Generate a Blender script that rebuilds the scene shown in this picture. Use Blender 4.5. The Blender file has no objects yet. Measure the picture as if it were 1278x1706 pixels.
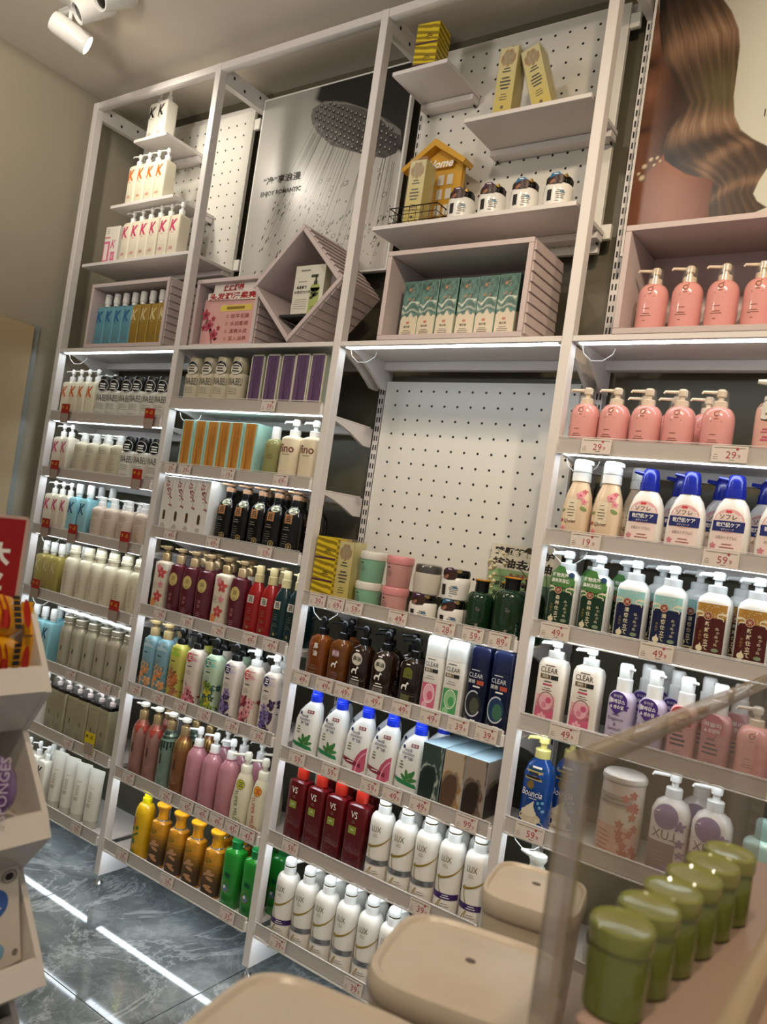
import bpy, math, random
import numpy as np
from mathutils import Matrix, Vector
from mathutils.geometry import tessellate_polygon

SC = 1.4                      # every length below is in modules of 1.4 m (a bay is 0.6 modules = 0.84 m wide)
scene = bpy.context.scene
col = scene.collection
random.seed(7)

# ------------------------------------------------------------------ camera
CAM = Vector((1.86575, -1.47366, 1.12901))
YAW, PITCH, ROLL = math.radians(35.2619), math.radians(1.24537), math.radians(8.28335)
fw = Vector((-math.sin(YAW) * math.cos(PITCH), math.cos(YAW) * math.cos(PITCH), math.sin(PITCH)))
rt = Vector((math.cos(YAW), math.sin(YAW), 0))
up = rt.cross(fw)
r2 = rt * math.cos(ROLL) + up * math.sin(ROLL)
u2 = up * math.cos(ROLL) - rt * math.sin(ROLL)
cam_data = bpy.data.cameras.new('camera')
cam_data.sensor_fit = 'VERTICAL'
cam_data.sensor_height = 36.0
cam_data.lens = 36.0 * 1312.31 / 1706.0
cam_data.clip_start = 0.05
cam_data.dof.use_dof = True
cam_data.dof.focus_distance = 2.55
cam_data.dof.aperture_fstop = 5.5
cam = bpy.data.objects.new('camera', cam_data)
M = Matrix((r2, u2, -fw)).transposed().to_4x4()
M.translation = CAM * SC
cam.matrix_world = M
col.objects.link(cam)
scene.camera = cam

# ------------------------------------------------------------------ world, light, exposure
scene.view_settings.view_transform = 'Standard'
scene.view_settings.look = 'None'
scene.view_settings.gamma = 1.0
scene.view_settings.use_curve_mapping = False
scene.view_settings.exposure = 0.0
scene.cycles.max_bounces = 8
scene.cycles.diffuse_bounces = 3
scene.cycles.transparent_max_bounces = 16
scene.cycles.sample_clamp_indirect = 4.0
scene.cycles.caustics_refractive = False
scene.cycles.caustics_reflective = False
world = bpy.data.worlds.new('world')
world.use_nodes = True
world.node_tree.nodes['Background'].inputs[0].default_value = (0.98, 0.94, 0.89, 1)
world.node_tree.nodes['Background'].inputs[1].default_value = 0.30
scene.world = world
LED_POWER = 11.0


def spot(name, p, target, energy, color, angle, blend=0.5, radius=0.05):
    d = bpy.data.lights.new(name, 'SPOT')
    d.energy = energy
    d.color = color
    d.spot_size = math.radians(angle)
    d.spot_blend = blend
    d.shadow_soft_size = radius
    o = bpy.data.objects.new(name, d)
    o.location = Vector(p) * SC
    o.rotation_euler = (Vector(target) - Vector(p)).to_track_quat('-Z', 'Y').to_euler()
    col.objects.link(o)
    return o


WARM = (1.0, 0.90, 0.77)
spot('track_or_fill_light', (-0.222, -0.255, 2.35), (-0.12, 0.25, 2.0), 15, (1.0, 0.93, 0.80), 105, 0.8, 0.05)
spot('track_or_fill_light', (0.95, -1.0, 2.42), (0.85, 0.1, 1.75), 23, WARM, 75, 0.9)
spot('track_or_fill_light', (1.75, -0.95, 2.42), (1.5, 0.1, 1.75), 74, (1.0, 0.80, 0.56), 80, 0.9)
spot('track_or_fill_light', (2.1, -1.1, 2.42), (1.45, 0.05, 0.9), 84, (1.0, 0.82, 0.62), 80, 0.9)
spot('track_or_fill_light', (0.7, -1.3, 2.42), (0.6, 0.05, 0.7), 38, (1.0, 0.84, 0.66), 80, 0.9)
spot('track_or_fill_light', (1.75, -1.6, 2.42), (1.6, -0.9, 0.7), 60, (1.0, 0.80, 0.58), 70, 0.9)  # added fill spot, out of view, to brighten the foreground tubs
spot('track_or_fill_light', (0.15, -0.95, 2.44), (-0.70, -0.25, 2.28), 44, (1.0, 0.90, 0.74), 88, 1.0)  # unseen fill added to wash the upper left wall
spot('track_or_fill_light', (2.05, -1.75, 2.42), (1.15, -1.1, 0.85), 46, (1.0, 0.84, 0.66), 60, 0.9)  # extra fill put in only to light the tiered stand
spot('ceiling_bounce_fill', (0.35, -1.15, 1.95), (0.15, -0.55, 2.45), 36, (1.0, 0.93, 0.86), 130, 1.0, 0.1)  # added upward fill standing in for light bounced onto the ceiling
pl = bpy.data.lights.new('added_room_fill', 'POINT')  # unseen point fill added to lift the ceiling and left wall, no real fixture
pl.energy = 18
pl.color = (1.0, 0.91, 0.80)
pl.shadow_soft_size = 0.16
po = bpy.data.objects.new('added_room_fill', pl)
po.location = Vector((0.1, -1.5, 2.05)) * SC
col.objects.link(po)

# ------------------------------------------------------------------ helpers
mats = {}


def lin(h):
    h = h.lstrip('#')
    o = []
    for k in (0, 2, 4):
        c = int(h[k:k + 2], 16) / 255
        o.append(c / 12.92 if c <= 0.04045 else ((c + 0.055) / 1.055) ** 2.4)
    return o


def mat(name, hexc='ffffff', rough=0.4, metal=0.0, trans=0.0, coat=0.0, emit=0.0, alpha=1.0, ior=1.45, grain=0.04, scale=60.0, sss=0.0):
    if name in mats:
        return mats[name]
    m = bpy.data.materials.new(name)
    m.use_nodes = True
    nt = m.node_tree
    b = nt.nodes['Principled BSDF']
    c = lin(hexc)
    b.inputs['Base Color'].default_value = (*c, 1)
    b.inputs['Roughness'].default_value = rough
    b.inputs['Metallic'].default_value = metal
    b.inputs['Transmission Weight'].default_value = trans
    b.inputs['Coat Weight'].default_value = coat
    b.inputs['IOR'].default_value = ior
    b.inputs['Alpha'].default_value = alpha
    if sss:
        b.inputs['Subsurface Weight'].default_value = sss
        b.inputs['Subsurface Radius'].default_value = (0.02, 0.015, 0.01)
    if emit:
        b.inputs['Emission Color'].default_value = (*c, 1)
        b.inputs['Emission Strength'].default_value = emit
    if grain and not emit:
        tc = nt.nodes.new('ShaderNodeTexCoord')
        n = nt.nodes.new('ShaderNodeTexNoise')
        n.inputs['Scale'].default_value = scale
        n.inputs['Detail'].default_value = 3
        nt.links.new(tc.outputs['Object'], n.inputs['Vector'])
        mx = nt.nodes.new('ShaderNodeMix')
        mx.data_type = 'RGBA'
        mx.inputs['A'].default_value = (*[v * (1 - grain) for v in c], 1)
        mx.inputs['B'].default_value = (*[min(1, v * (1 + grain)) for v in c], 1)
        nt.links.new(n.outputs['Fac'], mx.inputs['Factor'])
        nt.links.new(mx.outputs['Result'], b.inputs['Base Color'])
    mats[name] = m
    return m


def mat_print():
    """a printed surface: the ink colours sit in a colour attribute"""
    if 'print' in mats:
        return mats['print']
    m = bpy.data.materials.new('printed_surface')
    m.use_nodes = True
    nt = m.node_tree
    b = nt.nodes['Principled BSDF']
    a = nt.nodes.new('ShaderNodeAttribute')
    a.attribute_name = 'ink'
    nt.links.new(a.outputs['Color'], b.inputs['Base Color'])
    b.inputs['Roughness'].default_value = 0.32
    mats['print'] = m
    return m


class MB:
    def __init__(s):
        s.v = []
        s.f = []
        s.m = []
        s.mats = []

    def mi(s, m):
        if m not in s.mats:
            s.mats.append(m)
        return s.mats.index(m)

    def add(s, verts, faces, m):
        o = len(s.v)
        s.v += [tuple(p) for p in verts]
        k = s.mi(m)
        for f in faces:
            s.f.append(tuple(i + o for i in f))
            s.m.append(k)

    def box(s, x0, x1, y0, y1, z0, z1, m):
        s.add([(x0, y0, z0), (x1, y0, z0), (x1, y1, z0), (x0, y1, z0), (x0, y0, z1), (x1, y0, z1), (x1, y1, z1), (x0, y1, z1)],
              [(0, 3, 2, 1), (4, 5, 6, 7), (0, 1, 5, 4), (1, 2, 6, 5), (2, 3, 7, 6), (3, 0, 4, 7)], m)

    def cbox(s, x0, x1, y0, y1, z0, z1, c, m):
        """box with chamfered edges"""
        rings = []
        for z, i in ((z0, c), (z0 + c, 0), (z1 - c, 0), (z1, c)):
            a0, a1, b0, b1 = x0 + i, x1 - i, y0 + i, y1 - i
            k = c
            rings.append([(a0 + k, b0, z), (a1 - k, b0, z), (a1, b0 + k, z), (a1, b1 - k, z), (a1 - k, b1, z), (a0 + k, b1, z), (a0, b1 - k, z), (a0, b0 + k, z)])
        s.rings(rings, m)

    def rings(s, rings, m, cap0=True, cap1=True):
        n = len(rings[0])
        v = [p for r in rings for p in r]
        f = []
        for i in range(len(rings) - 1):
            for j in range(n):
                a, b = i * n + j, i * n + (j + 1) % n
                f.append((a, b, b + n, a + n))
        if cap0:
            f.append(tuple(reversed(range(n))))
        if cap1:
            f.append(tuple(range((len(rings) - 1) * n, len(rings) * n)))
        s.add(v, f, m)

    def loft(s, prof, m, seg=24, cx=0, cy=0, cz=0, cap0=True, cap1=True):
        """prof rows: z, rx, ry, n (superellipse power), ox"""
        R = []
        for p in prof:
            z, rx, ry = p[0], p[1], p[2]
            n = p[3] if len(p) > 3 else 2
            ox = p[4] if len(p) > 4 else 0
            ring = []
            for j in range(seg):
                a = 2 * math.pi * j / seg + math.pi / seg
                c_, s_ = math.cos(a), math.sin(a)
                ring.append((cx + ox + rx * math.copysign(abs(c_) ** (2 / n), c_), cy + ry * math.copysign(abs(s_) ** (2 / n), s_), cz + z))
            R.append(ring)
        s.rings(R, m, cap0, cap1)

    def cyl(s, x, y, z0, z1, r, m, seg=16, r1=None):
        s.loft([(z0, r, r), (z1, r1 or r, r1 or r)], m, seg, x, y)

    def tube(s, pts, r, m, seg=8, r1=None):
        pts = [Vector(p) for p in pts]
        R = []
        for i, p in enumerate(pts):
            t = (pts[min(i + 1, len(pts) - 1)] - pts[max(i - 1, 0)]).normalized()
            a = t.cross(Vector((0, 0, 1)))
            if a.length < 1e-3:
                a = t.cross(Vector((0, 1, 0)))
            a.normalize()
            b = t.cross(a)
            rr = r if r1 is None else r + (r1 - r) * i / (len(pts) - 1)
            R.append([p + a * (rr * math.cos(-2 * math.pi * j / seg)) + b * (rr * math.sin(-2 * math.pi * j / seg)) for j in range(seg)])
        s.rings([[tuple(q) for q in ring] for ring in R], m)

    def prism(s, pts, axis, c0, c1, m):
        """2-D outline extruded along an axis between c0 and c1"""
        n = len(pts)
        ar = sum(pts[i][0] * pts[(i + 1) % n][1] - pts[(i + 1) % n][0] * pts[i][1] for i in range(n))
        if ar < 0:
            pts = pts[::-1]
        def P(p, c):
            return {'x': (c, p[0], p[1]), 'y': (p[0], c, p[1]), 'z': (p[0], p[1], c)}[axis]
        tri = tessellate_polygon([[Vector((p[0], p[1], 0)) for p in pts]])
        v = [P(p, c0) for p in pts] + [P(p, c1) for p in pts]
        f = []
        for t in tri:
            a, b, c = t
            q = (pts[b][0] - pts[a][0]) * (pts[c][1] - pts[a][1]) - (pts[c][0] - pts[a][0]) * (pts[b][1] - pts[a][1])
            if q < 0:
                b, c = c, b
            f.append((a, b, c) if axis == 'y' else (a, c, b))
            f.append((a + n, c + n, b + n) if axis == 'y' else (a + n, b + n, c + n))
        for i in range(n):
            j = (i + 1) % n
            f.append((i, i + n, j + n, j) if axis == 'y' else (i, j, j + n, i + n))
        if c1 < c0:
            f = [tuple(reversed(q)) for q in f]
        s.add(v, f, m)

    def mesh(s, name, angle=38):
        me = bpy.data.meshes.new(name)
        me.from_pydata([(x * SC, y * SC, z * SC) for x, y, z in s.v], [], s.f)
        for m in s.mats:
            me.materials.append(m)
        me.polygons.foreach_set('material_index', s.m)
        me.polygons.foreach_set('use_smooth', [True] * len(me.polygons))
        me.update()
        me.set_sharp_from_angle(angle=math.radians(angle))
        return me


def link(name, me, parent=None, loc=None, rot=None):
    o = bpy.data.objects.new(name, me)
    if parent is not None:
        o.parent = parent
    if loc is not None:
        o.location = Vector(loc) * SC
    if rot is not None:
        o.rotation_euler = rot
    col.objects.link(o)
    return o


def build(name, mb, parent=None, loc=None, rot=None, angle=38):
    return link(name, mb.mesh(name, angle), parent, loc, rot)


def thing(name, label, cat, loc=(0, 0, 0), rz=0.0, group=None):
    o = link(name, None, None, loc, (0, 0, rz))
    o.empty_display_size = 0.02
    o['label'] = label
    o['category'] = cat
    if group:
        o['group'] = group
    return o


def tag(o, label, cat, group=None):
    o['label'] = label
    o['category'] = cat
    if group:
        o['group'] = group
    return o


def structure(o, label=None):
    o['kind'] = 'structure'
    if label:
        o['label'] = label
        o['category'] = 'room'
    return o


_txt = {}


def text2d(s, bold=0.0):
    """triangles of a line of type, size 1, origin at the left end of the base line"""
    k = (s, bold)
    if k in _txt:
        return _txt[k]
    c = bpy.data.curves.new('type', 'FONT')
    c.body = s
    c.resolution_u = 2
    c.size = 1
    c.offset = bold
    o = bpy.data.objects.new('type', c)
    col.objects.link(o)
    dg = bpy.context.evaluated_depsgraph_get()
    dg.update()
    me = bpy.data.meshes.new_from_object(o.evaluated_get(dg))
    me.calc_loop_triangles()
    v = [(p.co.x, p.co.y) for p in me.vertices]
    f = []
    for t in me.loop_triangles:
        a, b, d = t.vertices
        q = (v[b][0] - v[a][0]) * (v[d][1] - v[a][1]) - (v[d][0] - v[a][0]) * (v[b][1] - v[a][1])
        f.append((a, b, d) if q > 0 else (a, d, b))
    bpy.data.objects.remove(o)
    bpy.data.curves.remove(c)
    bpy.data.meshes.remove(me)
    _txt[k] = (v, f)
    return _txt[k]


class Lab:
    """flat print laid over a lofted body; x runs along the front, z up"""

    def __init__(s, prof=None, y=None, mode='proj', step=0.004):
        s.mb = MB()
        s.prof = prof
        s.y = y
        s.mode = mode
        s.step = step
        s.n = 0

    def map(s, x, z, off):
        if s.prof is None:
            return (x, s.y - off, z)
        P = s.prof
        z_ = min(max(z, P[0][0]), P[-1][0])
        for a, b in zip(P, P[1:]):
            if a[0] <= z_ <= b[0]:
                t = 0 if b[0] == a[0] else (z_ - a[0]) / (b[0] - a[0])
                break
        g = lambda k, d: (a[k] if len(a) > k else d) * (1 - t) + (b[k] if len(b) > k else d) * t
        rx, ry, n, ox = g(1, 0), g(2, 0), g(3, 2), g(4, 0)
        if s.mode == 'proj':
            q = min(1.0, abs((x - ox) / rx))
            return (x, -(ry + off) * (1 - q ** n) ** (1 / n), z)
        th = (x - ox) / rx
        si, co = math.sin(th), math.cos(th)
        return (ox + (rx + off) * math.copysign(abs(si) ** (2 / n), si), -(ry + off) * math.copysign(abs(co) ** (2 / n), co), z)

    def put(s, pts, faces, m, lev):
        off = 0.00035 + 0.00025 * lev
        s.mb.add([s.map(x, z, off) for x, z in pts], faces, m)
        s.n += 1

    def rect(s, x0, x1, z0, z1, m, lev=0):
        nx = max(1, int(abs(x1 - x0) / s.step)) if s.prof else 1
        nz = max(1, int(abs(z1 - z0) / 0.012)) if s.prof else 1
        pts = [(x0 + (x1 - x0) * i / nx, z0 + (z1 - z0) * j / nz) for j in range(nz + 1) for i in range(nx + 1)]
        f = [(j * (nx + 1) + i, j * (nx + 1) + i + 1, (j + 1) * (nx + 1) + i + 1, (j + 1) * (nx + 1) + i) for j in range(nz) for i in range(nx)]
        s.put(pts, f, m, lev)

    def ell(s, cx, cz, rx, rz, m, lev=1, seg=18, rot=0.0):
        c, si = math.cos(rot), math.sin(rot)
        pts = [(cx, cz)]
        for k in (0.5, 1.0):
            for j in range(seg):
                a = 2 * math.pi * j / seg
                x, z = rx * k * math.cos(a), rz * k * math.sin(a)
                pts.append((cx + x * c - z * si, cz + x * si + z * c))
        f = [(0, 1 + j, 1 + (j + 1) % seg) for j in range(seg)]
        f += [(1 + j, 1 + seg + j, 1 + seg + (j + 1) % seg, 1 + (j + 1) % seg) for j in range(seg)]
        s.put(pts, f, m, lev)

    def ring(s, cx, cz, rx, rz, w, m, lev=1, a0=0, a1=360, seg=24):
        pts = []
        for j in range(seg + 1):
            a = math.radians(a0 + (a1 - a0) * j / seg)
            for q in (1 - w, 1):
                pts.append((cx + rx * q * math.cos(a), cz + rz * q * math.sin(a)))
        s.put(pts, [(2 * j, 2 * j + 1, 2 * j + 3, 2 * j + 2) for j in range(seg)], m, lev)

    def poly(s, pts, m, lev=1):
        """filled outline; split finely enough to follow the curve of the body"""
        tri = [[pts[i] for i in t] for t in tessellate_polygon([[Vector((p[0], p[1], 0)) for p in pts]])]
        lim = 0.007 if s.prof else 9
        for _ in range(5):
            nxt = []
            more = False
            for t in tri:
                e = [max(abs(t[i][0] - t[(i + 1) % 3][0]), abs(t[i][1] - t[(i + 1) % 3][1]) * 0.4) for i in range(3)]
                i = e.index(max(e))
                if e[i] <= lim:
                    nxt.append(t)
                    continue
                more = True
                p, q, r = t[i], t[(i + 1) % 3], t[(i + 2) % 3]
                k = ((p[0] + q[0]) / 2, (p[1] + q[1]) / 2)
                nxt += [[p, k, r], [k, q, r]]
            tri = nxt
            if not more:
                break
        P, f = [], []
        for a, b, c in tri:
            q = (b[0] - a[0]) * (c[1] - a[1]) - (c[0] - a[0]) * (b[1] - a[1])
            n = len(P)
            P += [a, b, c]
            f.append((n, n + 1, n + 2) if q > 0 else (n, n + 2, n + 1))
        s.put(P, f, m, lev)

    def band(s, pts, w, m, lev=1, w1=None):
        n = len(pts)
        L = []
        for i, p in enumerate(pts):
            a, b = pts[max(0, i - 1)], pts[min(n - 1, i + 1)]
            dx, dz = b[0] - a[0], b[1] - a[1]
            l = math.hypot(dx, dz) or 1
            ww = w if w1 is None else w + (w1 - w) * i / (n - 1)
            L.append((p[0] + dz / l * ww / 2, p[1] - dx / l * ww / 2))
            L.append((p[0] - dz / l * ww / 2, p[1] + dx / l * ww / 2))
        s.put(L, [(2 * i, 2 * i + 2, 2 * i + 3, 2 * i + 1) for i in range(n - 1)], m, lev)

    def curve(s, a, b, c, w, m, lev=1, n=10, w1=None):
        """quadratic arc a-b-c as a ribbon"""
        P = []
        for i in range(n + 1):
            t = i / n
            P.append(tuple((1 - t) ** 2 * a[k] + 2 * t * (1 - t) * b[k] + t * t * c[k] for k in (0, 1)))
        s.band(P, w, m, lev, w1)

    def text(s, t, cx, cz, h, m, lev=2, rot=0.0, sx=1.0, bold=0.0, slant=0.0, width=None, mirror=False, align='c'):
        v, f = text2d(t, bold)
        if not v:
            return
        x0, x1 = min(p[0] for p in v), max(p[0] for p in v)
        z0, z1 = min(p[1] for p in v), max(p[1] for p in v)
        k = h / (z1 - z0)
        kx = k * sx if width is None else width / (x1 - x0)
        c, si = math.cos(rot), math.sin(rot)
        P = []
        for x, z in v:
            zz = (z - (z0 + z1) / 2) * k
            xx = (x - (x0 + x1) / 2) * kx + slant * zz
            if align == 'l':
                xx = (x - x0) * kx + slant * zz
            if mirror:
                xx = -xx
            P.append((cx + xx * c - zz * si, cz + xx * si + zz * c))
        s.put(P, [tuple(reversed(q)) for q in f] if mirror else f, m, lev)

    def vtext(s, t, cx, z_top, size, m, lev=2, bold=0.0):
        for i, ch in enumerate(t):
            s.text(ch, cx, z_top - size * (i + 0.5) * 1.08, size * 0.86, m, lev, bold=bold)

    def lines(s, cx, cz, w, n, dz, m, lev=2, t=0.0011, seed=1):
        rnd = random.Random(seed)
        for i in range(n):
            ww = w * rnd.uniform(0.6, 1.0)
            s.rect(cx - ww / 2, cx + ww / 2, cz - i * dz - t / 2, cz - i * dz + t / 2, m, lev)

    def flower(s, cx, cz, r, m, mc=None, n=5, lev=2, rot=0.3):
        for i in range(n):
            a = rot + 2 * math.pi * i / n
            s.ell(cx + r * 0.55 * math.cos(a), cz + r * 0.55 * math.sin(a), r * 0.5, r * 0.34, m, lev, 10, a)
        if mc:
            s.ell(cx, cz, r * 0.24, r * 0.24, mc, lev + 1, 10)

    def leaf(s, cx, cz, l, w, a, m, lev=2):
        s.ell(cx, cz, l / 2, w / 2, m, lev, 12, a)


def picture(name, x0, x1, z0, z1, y, nx, nz, func, side=None, ss=1):
    """a flat print: a fine grid whose ink colours come from func(X, Z) -> rgb (linear), X and Z in 0..1 arrays"""
    X, Z = np.meshgrid(np.linspace(0, 1, nx), np.linspace(0, 1, nz))
    C = 0
    for a, b in ((0, 0),) if ss == 1 else ((-.33, -.33), (0, -.33), (.33, -.33), (-.33, 0), (0, 0), (.33, 0), (-.33, .33), (0, .33), (.33, .33)):
        C = C + np.clip(np.stack(np.broadcast_arrays(*func(X + a / (nx - 1), Z + b / (nz - 1))), -1), 0, 1)
    C = C / (1 if ss == 1 else 9)
    if side is None:
        v = np.stack([x0 + (x1 - x0) * X, np.full_like(X, y), z0 + (z1 - z0) * Z], -1).reshape(-1, 3) * SC
    else:  # a print on the +x face: runs along y from x0 to x1, at x = y
        v = np.stack([np.full_like(X, y), x0 + (x1 - x0) * X, z0 + (z1 - z0) * Z], -1).reshape(-1, 3) * SC
    i = (np.arange(nz - 1)[:, None] * nx + np.arange(nx - 1)[None, :]).ravel()
    f = np.stack([i, i + 1, i + nx + 1, i + nx], -1)
    me = bpy.data.meshes.new(name)
    me.from_pydata(v.tolist(), [], f.tolist())
    a = me.color_attributes.new('ink', 'FLOAT_COLOR', 'POINT')
    a.data.foreach_set('color', np.concatenate([C.reshape(-1, 3), np.ones((nx * nz, 1))], 1).astype(np.float32).ravel())
    me.materials.append(mat_print())
    me.update()
    return me


_rng = np.random.default_rng(3)
_grid = _rng.random((64, 64))


def vnoise(X, Z, s, oct=3):
    """smooth value noise, 0..1"""
    out = 0
    amp = 1
    tot = 0
    for o in range(oct):
        x, z = X * s, Z * s
        xi, zi = np.floor(x).astype(int), np.floor(z).astype(int)
        fx, fz = x - xi, z - zi
        fx, fz = fx * fx * (3 - 2 * fx), fz * fz * (3 - 2 * fz)
        g = lambda a, b: _grid[(a + o * 17) % 64, (b + o * 29) % 64]
        out = out + amp * ((g(xi, zi) * (1 - fx) + g(xi + 1, zi) * fx) * (1 - fz) + (g(xi, zi + 1) * (1 - fx) + g(xi + 1, zi + 1) * fx) * fz)
        tot += amp
        amp *= 0.5
        s *= 2
    return out / tot


def mixc(a, b, t):
    a, b = lin(a) if isinstance(a, str) else a, lin(b) if isinstance(b, str) else b
    return [a[k] * (1 - t) + b[k] * t for k in range(3)]


def inside(pts, X, Z):
    r = np.zeros(X.shape, bool)
    n = len(pts)
    for i in range(n):
        xa, za = pts[i]
        xb, zb = pts[(i + 1) % n]
        if za == zb:
            continue
        c = ((za > Z) != (zb > Z)) & (X < (xb - xa) * (Z - za) / (zb - za) + xa)
        r ^= c
    return r

# ------------------------------------------------------------------ shared materials
M_FRAME = mat('white_steel', 'e2dcd8', 0.38, grain=0.02)
M_PEG = mat('white_pegboard', 'e6e3da', 0.45)
M_WHITE = mat('white_plastic', 'eceae4', 0.3)
M_LILAC = mat('lilac_wood', 'c9b9b6', 0.5, scale=25)
M_BLACK = mat('black_plastic', '0b0b0c', 0.25)
M_DARK = mat('dark_rubber', '1a1a1b', 0.5)
M_CHROME = mat('chrome', 'd8d8d8', 0.12, metal=1.0, grain=0)
M_LED = mat('led_light', 'eaf6ff', emit=LED_POWER)
M_CARD = mat('price_card', 'd9cec4', 0.5)
M_TAGRED = mat('tag_red', 'a83c48', 0.5)
M_RED = mat('red_ink', 'a3202a', 0.5)
M_INK = mat('dark_ink', '231f1d', 0.5)
M_GREYINK = mat('grey_ink', '7d776f', 0.5)
M_WHITEINK = mat('white_ink', 'f1efe8', 0.5)
M_CABLE = mat('white_cable', 'd5d2ca', 0.4)
M_GOLD = mat('gold_foil', 'b99a55', 0.3, metal=0.85)


def clear_plastic(name, tint, alpha, rough=0.08, gloss=0.07):
    """thin clear sheet: mostly transparent, with a sheen and a little dust"""
    if name in mats:
        return mats[name]
    m = bpy.data.materials.new(name)
    m.use_nodes = True
    nt = m.node_tree
    out = nt.nodes['Material Output']
    nt.nodes.remove(nt.nodes['Principled BSDF'])
    t = nt.nodes.new('ShaderNodeBsdfTransparent')
    t.inputs[0].default_value = (0.97, 0.96, 0.95, 1)
    d = nt.nodes.new('ShaderNodeBsdfDiffuse')
    n = nt.nodes.new('ShaderNodeTexNoise')
    n.inputs['Scale'].default_value = 9
    cr = nt.nodes.new('ShaderNodeMix')
    cr.data_type = 'RGBA'
    cr.inputs['A'].default_value = (*[v * 0.9 for v in lin(tint)], 1)
    cr.inputs['B'].default_value = (*lin(tint), 1)
    nt.links.new(n.outputs['Fac'], cr.inputs['Factor'])
    nt.links.new(cr.outputs['Result'], d.inputs[0])
    g = nt.nodes.new('ShaderNodeBsdfGlossy')
    g.inputs['Roughness'].default_value = rough
    m1 = nt.nodes.new('ShaderNodeMixShader')
    m1.inputs[0].default_value = alpha
    nt.links.new(t.outputs[0], m1.inputs[1])
    nt.links.new(d.outputs[0], m1.inputs[2])
    m2 = nt.nodes.new('ShaderNodeMixShader')
    m2.inputs[0].default_value = gloss
    nt.links.new(m1.outputs[0], m2.inputs[1])
    nt.links.new(g.outputs[0], m2.inputs[2])
    nt.links.new(m2.outputs[0], out.inputs[0])
    mats[name] = m
    return m


M_CLEAR = clear_plastic('clear_plastic', 'ded6cc', 0.10)
M_FILM = clear_plastic('clear_film', 'e8e4da', 0.07)
M_ACRYLIC = clear_plastic('dusty_acrylic', 'b9a896', 0.27, 0.05)
M_ACRYLIC_EDGE = clear_plastic('acrylic_edge', 'b5a48c', 0.50, 0.06, 0.22)

# ------------------------------------------------------------------ the room
def wall_material(name, hexc, rough=0.6):
    return mat(name, hexc, rough, grain=0.03, scale=4)


M_WALL = wall_material('taupe_wall_paint', 'a39b88')
M_BACK = wall_material('grey_back_wall', '64604f', 0.35)
M_CEIL = wall_material('warm_white_ceiling', 'd2c9bb')

m = MB(); m.box(-0.72, -0.64, -2.6, 0.325, 0, 2.455, M_WALL); structure(build('wall_left', m), 'taupe painted side wall left of the shelves')
m = MB(); m.box(-0.64, 3.2, 0.245, 0.325, 0, 2.455, M_BACK); structure(build('wall_back', m), 'dark grey wall behind the shelving')
m = MB(); m.box(-0.72, 3.2, -2.6, 0.325, 2.455, 2.52, M_CEIL); structure(build('ceiling', m), 'warm white flat ceiling')


def marble():
    m = bpy.data.materials.new('grey_marble_tile')
    m.use_nodes = True
    nt = m.node_tree
    b = nt.nodes['Principled BSDF']
    geo = nt.nodes.new('ShaderNodeNewGeometry')
    def noise(scale, detail, dist, rough=0.6):
        n = nt.nodes.new('ShaderNodeTexNoise')
        n.inputs['Scale'].default_value = scale
        n.inputs['Detail'].default_value = detail
        n.inputs['Roughness'].default_value = rough
        n.inputs['Distortion'].default_value = dist
        nt.links.new(geo.outputs['Position'], n.inputs['Vector'])
        return n
    def ramp(src, stops):
        r = nt.nodes.new('ShaderNodeValToRGB')
        e = r.color_ramp.elements
        e[0].position, e[0].color = stops[0][0], (*lin(stops[0][1]), 1)
        e[1].position, e[1].color = stops[-1][0], (*lin(stops[-1][1]), 1)
        for p, c in stops[1:-1]:
            k = e.new(p)
            k.color = (*lin(c), 1)
        nt.links.new(src, r.inputs[0])
        return r
    n1 = noise(3.6, 9, .5)
    base = ramp(n1.outputs['Fac'], [(0.3, '474d4e'), (0.5, '666d6e'), (0.7, '8c9291')])
    n2 = noise(2.0, 9, 1.1, 0.68)
    v = ramp(n2.outputs['Fac'], [(0.475, '000000'), (0.5, '9a9a9a'), (0.525, '000000')])
    n3 = noise(5.0, 8, .9, 0.72)
    v3 = ramp(n3.outputs['Fac'], [(0.475, '000000'), (0.5, '6a6a6a'), (0.525, '000000')])
    a1 = nt.nodes.new('ShaderNodeMix'); a1.data_type = 'RGBA'; a1.blend_type = 'ADD'
    a1.inputs['Factor'].default_value = 0.55
    nt.links.new(base.outputs[0], a1.inputs['A']); nt.links.new(v.outputs[0], a1.inputs['B'])
    a2 = nt.nodes.new('ShaderNodeMix'); a2.data_type = 'RGBA'; a2.blend_type = 'ADD'
    a2.inputs['Factor'].default_value = 0.45
    nt.links.new(a1.outputs['Result'], a2.inputs['A']); nt.links.new(v3.outputs[0], a2.inputs['B'])
    nt.links.new(a2.outputs['Result'], b.inputs['Base Color'])
    b.inputs['Roughness'].default_value = 0.055
    b.inputs['IOR'].default_value = 1.55
    return m


M_MARBLE = marble()
M_GROUT = mat('dark_grout', '2b2d2d', 0.8)
m = MB(); m.box(-0.64, 3.2, -2.6, 0.245, -0.06, -0.008, M_GROUT)
floor = structure(build('floor', m), 'grey veined marble tile floor, polished')
m = MB(); m.cbox(0.0008, 0.5992, 0.0008, 0.5992, -0.0085, 0, 0.0008, M_MARBLE)
tile_me = m.mesh('tile', 5)
for i in range(7):
    for j in range(5):
        x, y = -1.22 + 0.6 * i + 0.0, 0.279 - 0.6 * (j + 1)
        if x + 0.6 < -0.68:
            continue
        link('tile', tile_me, floor, (x, y, 0), (random.uniform(-1, 1) * 0.0016, random.uniform(-1, 1) * 0.0016, 0))

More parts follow.
